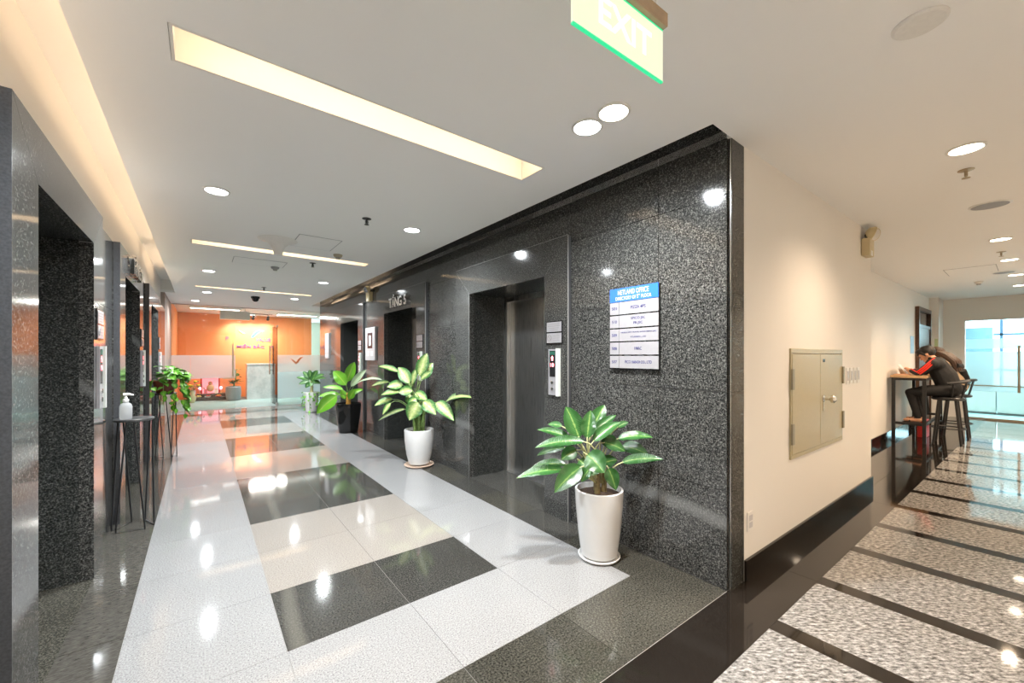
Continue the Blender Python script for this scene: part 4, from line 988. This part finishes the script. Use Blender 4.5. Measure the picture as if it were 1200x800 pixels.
# plant four: rosette with ivy
ax = Vector((2.20, 11.05, 0))
t = thing('potted_plant', 'dark rosette plant with trailing ivy in white pot beside the glass front', 'potted plant', ax)
pot(t, [(.001, 0), (.115, 0), (.125, .01), (.15, .25), (.165, .48), (.165, .50), (.15, .502), (.146, .46), (.001, .46)], CERAM, .147, .465)
MB().tube([(0, 0, .45), (.01, 0, .62), (0, 0, .75)], [.04, .035, .025], 8).build('stem', STEMP, t, smooth=True)
L4 = [(900, 560, 832, 542, 26, .0, .0, .5, 0, (0, 0)), (900, 565, 845, 578, 26, .1, .14, .4, 0, (0, 0)), (905, 555, 866, 512, 26, -.04, -.06, .3, 0, (0, 0)), (908, 553, 900, 503, 26, .0, .0, .2, 0, (0, 0)), (914, 553, 944, 505, 28, .0, -.02, .2, 0, (0, 0)), (920, 556, 978, 528, 26, .0, .0, .4, 0, (0, 0)), (922, 560, 986, 548, 26, .06, .1, .5, 0, (0, 0)), (918, 566, 958, 576, 24, .12, .16, .4, 0, (0, 0)), (905, 568, 880, 598, 24, .14, .18, .3, 0, (0, 0)), (912, 562, 928, 540, 30, .1, .14, .3, 0, (0, 0)), (908, 570, 905, 590, 26, .16, .2, .3, 0, (0, 0))]
px_leaves(t, ax, (160, 320, .225), L4, .72, [[LF_DK, STEMG]], 1.1)
def small_leaf_mesh(name, mat, L, Wd):
    pts = bez(Vector((0, 0, 0)), Vector((0, L * .5, L * .14)), Vector((0, L, -L * .12)), 6)
    m, uv = leaf_mesh(pts, Wd, Vector((0, 0, 1)), .2)
    me = bpy.data.meshes.new(name); me.from_pydata(m.v, [], m.f); me.materials.append(mat); me.polygons.foreach_set('use_smooth', [True] * len(m.f))
    ul = me.uv_layers.new(name='UVMap')
    for lp in me.loops: ul.data[lp.index].uv = uv[lp.vertex_index]
    return me
IVY = small_leaf_mesh('ivy_leaf', LF_PO, .07, .055); POTH = small_leaf_mesh('pothos_leaf', LF_PO, .105, .082); DKL = small_leaf_mesh('dark_small_leaf', LF_DK, .14, .08)
def put_leaf(me, parent, loc, az, pitch, roll=0, s=1.0):
    o = bpy.data.objects.new('leaf', me); o.location = loc; o.rotation_euler = (Matrix.Rotation(az, 3, 'Z') @ Matrix.Rotation(pitch, 3, 'X') @ Matrix.Rotation(roll, 3, 'Y')).to_euler(); o.scale = (s, s, s)
    return link(o, parent)
rnd = random.Random(3)
for k, (a, ln) in enumerate(((3.6, .38), (4.3, .45), (5.2, .30), (2.9, .32), (4.8, .2), (5.9, .22))):
    dr = Vector((math.cos(a), math.sin(a), 0)); pts = [dr * .13 + Vector((0, 0, .49)), dr * .18 + Vector((0, 0, .50)), dr * .20 + Vector((0, 0, .5 - ln * .5)), dr * .19 + Vector((0, 0, .5 - ln))]
    MB().tube(pts, .004, 5).build('vine', STEMG, t)
    for j in range(6):
        q = pts[1].lerp(pts[3], j / 5); put_leaf(IVY, t, q, a - math.pi / 2 + rnd.uniform(-1.3, 1.3), rnd.uniform(-1.2, -.2), rnd.uniform(-.4, .4), rnd.uniform(.8, 1.2))

# ---------------- wire plant stands
def stand(x, y, lab):
    t = thing('plant_stand', lab, 'side table', (x, y, 0)); zt = .885
    MB().lathe([(.001, zt - .012), (.122, zt - .012), (.126, zt - .008), (.126, zt + .004), (.122, zt + .008), (.001, zt + .008)], 36).build('table_top', plain('stand_top', (.05, .05, .05), .35, var=.3) if 'stand_top' not in MATS else MATS['stand_top'], t, smooth=True)
    for k in range(3):
        a = 2 * math.pi * k / 3 + .4; p = lambda r, q, z: (r * math.cos(q), r * math.sin(q), z)
        MB().tube([p(.112, a - .2, zt - .013), p(.132, a - .72, .007), p(.132, a + .72, .007), p(.112, a + .2, zt - .013)], .006, 7).build('hairpin_leg', BLACK, t, smooth=False)
    return t
stand(-.43, 4.50, 'black wire stand carrying the hand sanitiser bottle')
stand(-.385, 7.30, 'black wire stand carrying the trailing plant')
t = thing('sanitiser_bottle', 'clear pump bottle of hand sanitiser on the black wire stand', 'bottle', (-.475, 4.46, .8935))
CLEARP = glass('clear_plastic', (.93, .95, .96), 1.6)
MB().lathe([(.001, 0), (.035, 0), (.039, .006), (.039, .10), (.032, .12), (.016, .132), (.016, .14)], 24).build('bottle_body', frosted('milky_plastic', (.88, .89, .90), .45), t, smooth=True)
MB().lathe([(.019, .14), (.019, .158), (.010, .162), (.010, .175), (.006, .177), (.006, .192)], 18).build('pump_collar', WHITEP, t, smooth=True)
MB().tube([(-.015, 0, .196), (.018, 0, .198), (.046, 0, .19)], [.011, .010, .006], 8).build('pump_nozzle', WHITEP, t, smooth=True)
# trailing pothos
t = thing('potted_plant', 'trailing golden green plant in brown pot on the black wire stand', 'potted plant', (-.385, 7.30, .8935))
TERR = plain('terracotta', sRGB(120, 60, 45), .5, var=.2)
pot(t, [(.001, 0), (.085, 0), (.095, .01), (.13, .14), (.138, .17), (.128, .172), (.12, .14), (.001, .14)], TERR, .12, .145)
rnd = random.Random(11)
for k in range(64):
    a = rnd.uniform(0, 2 * math.pi); r = rnd.uniform(.02, .22); z = .17 + .16 * (1 - (r / .24) ** 2) * rnd.uniform(.3, 1.1) + rnd.uniform(-.02, .04)
    if r * math.cos(a) < -.03: a = math.pi - a
    put_leaf(POTH, t, (r * math.cos(a), r * math.sin(a), z), a - math.pi / 2 + rnd.uniform(-.7, .7), rnd.uniform(-.6, .35), rnd.uniform(-.4, .4), rnd.uniform(.85, 1.35))
for (a, ln) in ((-.5, .52), (.1, .36), (-1.1, .42), (.7, .25), (-1.6, .3), (-2.2, .22), (-.2, .45)):
    dr = Vector((math.cos(a), math.sin(a), 0)); pts = [dr * .11 + Vector((0, 0, .17)), dr * .19 + Vector((0, 0, .19)), dr * .24 + Vector((0, 0, .17 - ln * .5)), dr * .25 + Vector((0, 0, .16 - ln))]
    MB().tube(pts, .004, 5).build('vine', STEMG, t)
    for j in range(int(ln * 22)):
        q = pts[1].lerp(pts[3], j / (ln * 22)); put_leaf(POTH, t, q, a - math.pi / 2 + rnd.uniform(-1.4, 1.4), rnd.uniform(-1.4, -.3), rnd.uniform(-.4, .4), rnd.uniform(.7, 1.1))

# ================================================================== GLASS FRONT AND RECEPTION
YG = 13.0
def pane(n, x0, x1, parts):
    t = struct(thing('window_%d' % n, None, None, ((x0 + x1) / 2, YG, 0))); h = (x1 - x0) / 2
    box('pane', -h, h, -.006, .006, .012, 2.69, GLASS, t)
    for (z0, z1, m) in parts: box('frosted_film', -h, h, -.0085, -.0065, z0, z1, m, t)
    return t
pane(5, XL + .0, -.204, [(.82, 1.42, FROST_O)])
p6 = pane(6, -.20, .735, [(.82, 1.42, FROST_O)])
MB().tube([(.41, -.04, .86), (.41, -.04, 1.72)], .018, 10).build('pull_handle', BRASS, p6, smooth=True)
box('lower_bar', .2, .467, -.03, -.007, .80, .83, BRASS, p6)
p7 = pane(7, 1.715, 3.2, [(.95, 1.43, FROST_O), (.2, .95, FROST_W)])
BIRD = [(-.16, .10), (-.06, .04), (0, -.02), (.04, .05), (.12, .13), (.22, .15), (.14, .08), (.06, -.04), (.0, -.09), (-.07, -.01)]
OI = plain('orange_ink', sRGB(225, 130, 80), .5)
for (x, par, s) in ((.42, p7, .9), (-.1, p6, .8)):
    xx = x - .7 if par is p7 else x
    MB().prism([(xx + a * s, 1.24 + b_ * s) for a, b_ in BIRD], 'y', -.0105, -.009).build('bird_mark', OI if par is p7 else MATS['frosted_film_orange'], par)
struct(box('trim_4', XL, 3.4, YG - .02, YG + .02, 2.691, 2.70, SATIN))
# open glass leaf
t = struct(thing('door_2', None, None, (1.712, YG + .02, 0), math.radians(3)))
box('leaf', -.006, .006, 0.0, .93, .012, 2.25, GLASS, t)
box('top_patch', -.02, .02, -.01, .16, 2.22, 2.27, STEELV, t); box('bottom_patch', -.02, .02, -.01, .16, .008, .07, STEELV, t)
for s in (-1, 1): MB().tube([(s * .05, .78, .86), (s * .05, .78, 1.70)], .016, 10).tube([(s * .05, .78, .98), (s * .006, .78, .98)], .008, 6).tube([(s * .05, .78, 1.58), (s * .006, .78, 1.58)], .008, 6).build('pull_handle', CHROME, t, smooth=True)
box('transom_pane', -.985, 0.0, -.026, -.014, 2.28, 2.67, GLASS, t)
t = thing('floor_spring', 'small dark floor hinge plate in the glass front threshold', 'hinge', (.85, 13.0, .0025)); box('plate', -.13, .13, -.05, .05, 0, .008, STEELV, t); box('cover_screw', -.02, .02, -.02, .02, .0081, .010, BLACK, t)
# reception room
struct(box('wall_reception_left', -.7, XL, 13.02, 16.6, 0, 3.02, ORANGE))
mb = MB(); mb.box(-.7, 3.30, 16.6, 16.7, 0, 3.02)
struct(mb.build('wall_reception', ORANGE))
mb = MB(); mb.box(3.3, 6.0, 18.6, 18.7, 0, 3.02); mb.box(6.0, 6.1, 13.0, 18.7, 0, 3.02); mb.box(2.9, 6.1, 11.6, 11.65, 0, 3.02); mb.box(3.2, 6.1, 12.95, 13.05, 0, 3.02)
struct(mb.build('wall_reception_far', plain('mint_wall', sRGB(205, 235, 228), .6)))
struct(box('wall_lobby_end', 2.68, 6.1, YE, YE + .1, 0, 3.02, PLAST))
struct(box('ceiling_reception', -.7, 6.0, 13.02, 19.0, 2.80, 2.85, CEIL))
emitter('reception_panel', (1.0, .98, .95), 4.0)
for k, (x, y, wx, wy_) in enumerate(((.35, 14.6, .6, .12), (1.0, 15.9, .45, .09), (2.6, 15.2, .6, .12))):
    t = thing('office_panel_light', ['long reception ceiling light beside the white hanging box', 'small reception ceiling light closest to the track spotlights', 'long reception ceiling light over the end of the marble desk'][k], 'ceiling light', (x, y, 2.80), group='reception ceiling lights')
    box('casing', -wx, wx, -wy_, wy_, -.03, -.001, WHITEP, t); box('diffuser', -wx + .02, wx - .02, -wy_ + .02, wy_ - .02, -.034, -.0305, MATS['reception_panel'], t)
t = thing('projector_box', 'white boxy unit hanging from the reception ceiling', 'ceiling unit', (.80, 14.3, 2.80))
box('casing', -.36, .36, -.18, .18, -.33, -.10, WHITEP, t, bevel=.01)
for s in (-1, 1): MB().tube([(s * .25, 0, -.10), (s * .25, 0, -.001)], .01, 6).build('hanger', WHITEP, t)
l = bpy.data.lights.new('reception_fill', 'AREA'); l.shape = 'RECTANGLE'; l.size = 1.1; l.size_y = .2; l.energy = 85; l.color = (1, .95, .88)
lo = bpy.data.objects.new('lamp', l); link(lo, t); lo.location = (.9, .9, -.05)
for k, x in enumerate((.93, 1.38, 1.80)):
    t = thing('track_spotlight', ['black track spotlight over the green wing of the logo', 'middle black track spotlight between the two others on the rail', 'black track spotlight closest to the open glass leaf'][k], 'spotlight', (x, 15.75, 2.80), group='track spotlights over the logo')
    MB().tube([(0, 0, -.001), (0, 0, -.08)], .012, 8).build('mount', BLACK, t)
    MB().tube([(0, -.05, -.09), (0, .07, -.17)], [.035, .045], 12).build('spot_head', BLACK, t, smooth=True)
    MB().ball((0, .075, -.172), .028).build('bulb', MATS['reception_panel'], t, smooth=True)
    spot('lamp', (0, .12, -.2), 55, (1, .96, .88), t, 75, .8, .03, target=(0, .85, -.75))
t = thing('light_track', 'black lighting track on the reception ceiling', 'track', (1.37, 15.7, 2.80)); box('rail', -.55, .55, -.02, .02, -.02, -.001, BLACK, t); box('feed', -.56, -.52, -.03, .03, -.03, -.0015, BLACK, t)
# logo and lettering
t = thing('wall_logo', 'winged logo with lettering on the orange reception wall', 'sign', (1.33, 16.6, 1.95))
WG = [(-.30, .34), (-.22, .30), (-.10, .22), (-.16, .21), (-.26, .27)]
WB = [(.06, .10), (.10, .19), (.17, .28), (.26, .36), (.36, .36), (.44, .33), (.35, .31), (.26, .25), (.18, .16), (.12, .10)]
MB().prism(WG, 'y', -.03, -.005).build('left_wing', plain('logo_green', sRGB(110, 205, 150), .5), t); MB().prism(WB, 'y', -.03, -.005).build('right_wing', plain('logo_blue', sRGB(70, 150, 225), .5), t)
LILAC = plain('lilac_letters', sRGB(140, 85, 140), .5)
text('P', '-Y', (-.62, -.005, .04), .12, LILAC, t, depth=.02, bold=.01); text('VALUE', '-Y', (.42, -.005, .02), .12, LILAC, t, depth=.02, bold=.01, width=.46)
text('MIỀN BẮC', '-Y', (.05, -.005, -.20), .15, LILAC, t, depth=.02, bold=.01, width=.80)
# reception desk
t = thing('reception_desk', 'pale marble reception desk before the orange wall', 'desk', (2.0, 15.75, 0))
MARB = stone('pale_marble', [(.3, (.55, .60, .60)), (.5, (.68, .72, .72)), (.7, (.8, .83, .83))], 4, .2, cloud=.06, tilevar=.0)
box('front_panel', -.82, 1.0, -.30, -.26, 0, 1.12, MARB, t); box('counter_top', -.83, 1.0, -.31, .25, 1.121, 1.15, MARB, t); box('side_panel', -.82, -.78, -.259, .25, 0, 1.12, MARB, t)
# grey pot plant by desk
t = thing('potted_plant', 'dark leafy plant in grey round pot beside the marble desk', 'potted plant', (.82, 15.4, 0))
pot(t, [(.001, 0), (.15, 0), (.19, .05), (.21, .25), (.20, .42), (.17, .45), (.16, .40), (.001, .40)], plain('grey_pot', (.30, .31, .31), .4, var=.1), .16, .41)
MB().tube([(0, 0, .4), (.06, 0, .7), (.02, 0, 1.0)], [.025, .02, .012], 7).build('stem', STEMG, t)
for k in range(26):
    a = rnd.uniform(0, 6.28); z = rnd.choice((.5, .55, .6, .75, .85, .95)); put_leaf(DKL, t, (.05 + .06 * math.cos(a), .06 * math.sin(a), z), a, rnd.uniform(-.5, .7), 0, rnd.uniform(1.2, 1.8))
# altar shrine with red offerings
t = thing('altar_table', 'low dark wooden altar with steps at the foot of the orange wall', 'table', (.28, 16.1, 0))
box('base_step', -.5, .48, -.35, .3, 0, .10, DWOOD, t); box('upper_step', -.38, .36, -.15, .28, .1005, .20, DWOOD, t); box('foot_board', -.18, .2, -.42, -.351, 0, .06, DWOOD, t)
t = thing('shrine', 'small pink and red glowing shrine on the dark altar', 'shrine', (.25, 16.2, .2005))
RG = emitter('shrine_pink', (1.0, .16, .22), 1.1)
box('back_panel', -.24, .24, .10, .13, 0, .50, RG, t)
for s in (-1, 1): MB().tube([(s * .23, -.08, 0), (s * .23, -.08, .50)], .022, 10).build('pillar', MATS['red_bag'], t, smooth=True)
MB().prism([(-.30, .50), (.30, .50), (.24, .57), (-.24, .57)], 'y', -.12, .14).build('roof', plain('shrine_roof', sRGB(225, 120, 130), .4), t)
MB().ball((0, 0, .17), (.10, .05, .12)).ball((0, 0, .32), (.055, .05, .06)).build('figure', plain('shrine_gold', sRGB(215, 170, 120), .35), t, smooth=True)
for k, (x, y, c) in enumerate(((-.05, 15.84, (230, 225, 190)), (.18, 15.82, (240, 240, 235)), (.45, 15.85, (220, 70, 70)))):
    t = thing('offering_dish', ['cream offering dish on the altar step', 'white offering dish on the altar step', 'red offering dish on the altar step'][k], 'dish', (x, y, .1005))
    MB().lathe([(.001, 0), (.05, 0), (.09, .04), (.085, .042), (.04, .012), (.001, .012)], 18).build('dish', plain('dish_%d' % k, sRGB(*c), .3), t, smooth=True)
    for q in range(3): MB().ball((.035 * math.cos(q * 2.1), .035 * math.sin(q * 2.1), .045), .03).build('fruit', plain('fruit_%d' % k, sRGB(*[(220, 200, 80), (200, 60, 50), (230, 140, 50)][k]), .4) if 'fruit_%d' % k not in MATS else MATS['fruit_%d' % k], t, smooth=True)
t = thing('flower_vase', 'cream vase holding leafy stems with yellow flowers beside the altar', 'vase', (-.20, 15.3, 0))
MB().lathe([(.001, 0), (.05, 0), (.09, .08), (.10, .16), (.06, .27), (.045, .33), (.06, .36), (.05, .36), (.035, .33), (.001, .33)], 22).build('vase', plain('vase_cream', sRGB(215, 215, 170), .2), t, smooth=True)
YEL = plain('yellow_petals', sRGB(240, 210, 40), .5)
for k in range(22):
    a = rnd.uniform(0, 6.28); el = rnd.uniform(.2, 1.3); L_ = rnd.uniform(.16, .30); p = Vector((L_ * math.cos(a) * math.cos(el), L_ * math.sin(a) * math.cos(el), .36 + L_ * math.sin(el)))
    put_leaf(DKL, t, p, a, rnd.uniform(-.4, .5), 0, 1.0)
    if k % 3 == 0:
        MB().tube([(0, 0, .34), tuple(p * .6 + Vector((0, 0, .15))), tuple(p)], .005, 5).build('flower_stem', STEMG, t)
        MB().ball(p + Vector((0, 0, .02)), (.045, .045, .03), 10, 6).build('flower', YEL, t, smooth=True)

for k, x in enumerate((-.02, .52)):
    t = thing('lotus_lamp', ['pink lotus lamp beside the shrine, vase side', 'pink lotus lamp beside the shrine, desk side'][k], 'lamp', (x, 16.02, .2005))
    MB().lathe([(.03, 0), (.035, .01), (.012, .03), (.012, .12)], 12).build('lamp_stem', MATS['shrine_gold'], t, smooth=True)
    MB().ball((0, 0, .17), (.045, .045, .06), 12, 8).build('lotus_bulb', emitter('lotus_glow_%d' % k, (1.0, .3, .42), 1.6), t, smooth=True)
for k, (x, c) in enumerate(((-.16, (235, 235, 235)), (.13, (225, 120, 130)), (.40, (245, 240, 225)))):
    t = thing('offering_box', ['white offering packet on the altar step', 'pink offering packet on the altar step', 'cream offering packet on the altar step'][k], 'box', (x, 16.0, .2005))
    box('carton', -.04, .04, -.03, .03, 0, .13, plain('packet_%d' % k, sRGB(*c), .5), t, bevel=.004); box('flap', -.04, .04, -.031, .031, .1305, .14, MATS['red_bag'], t)
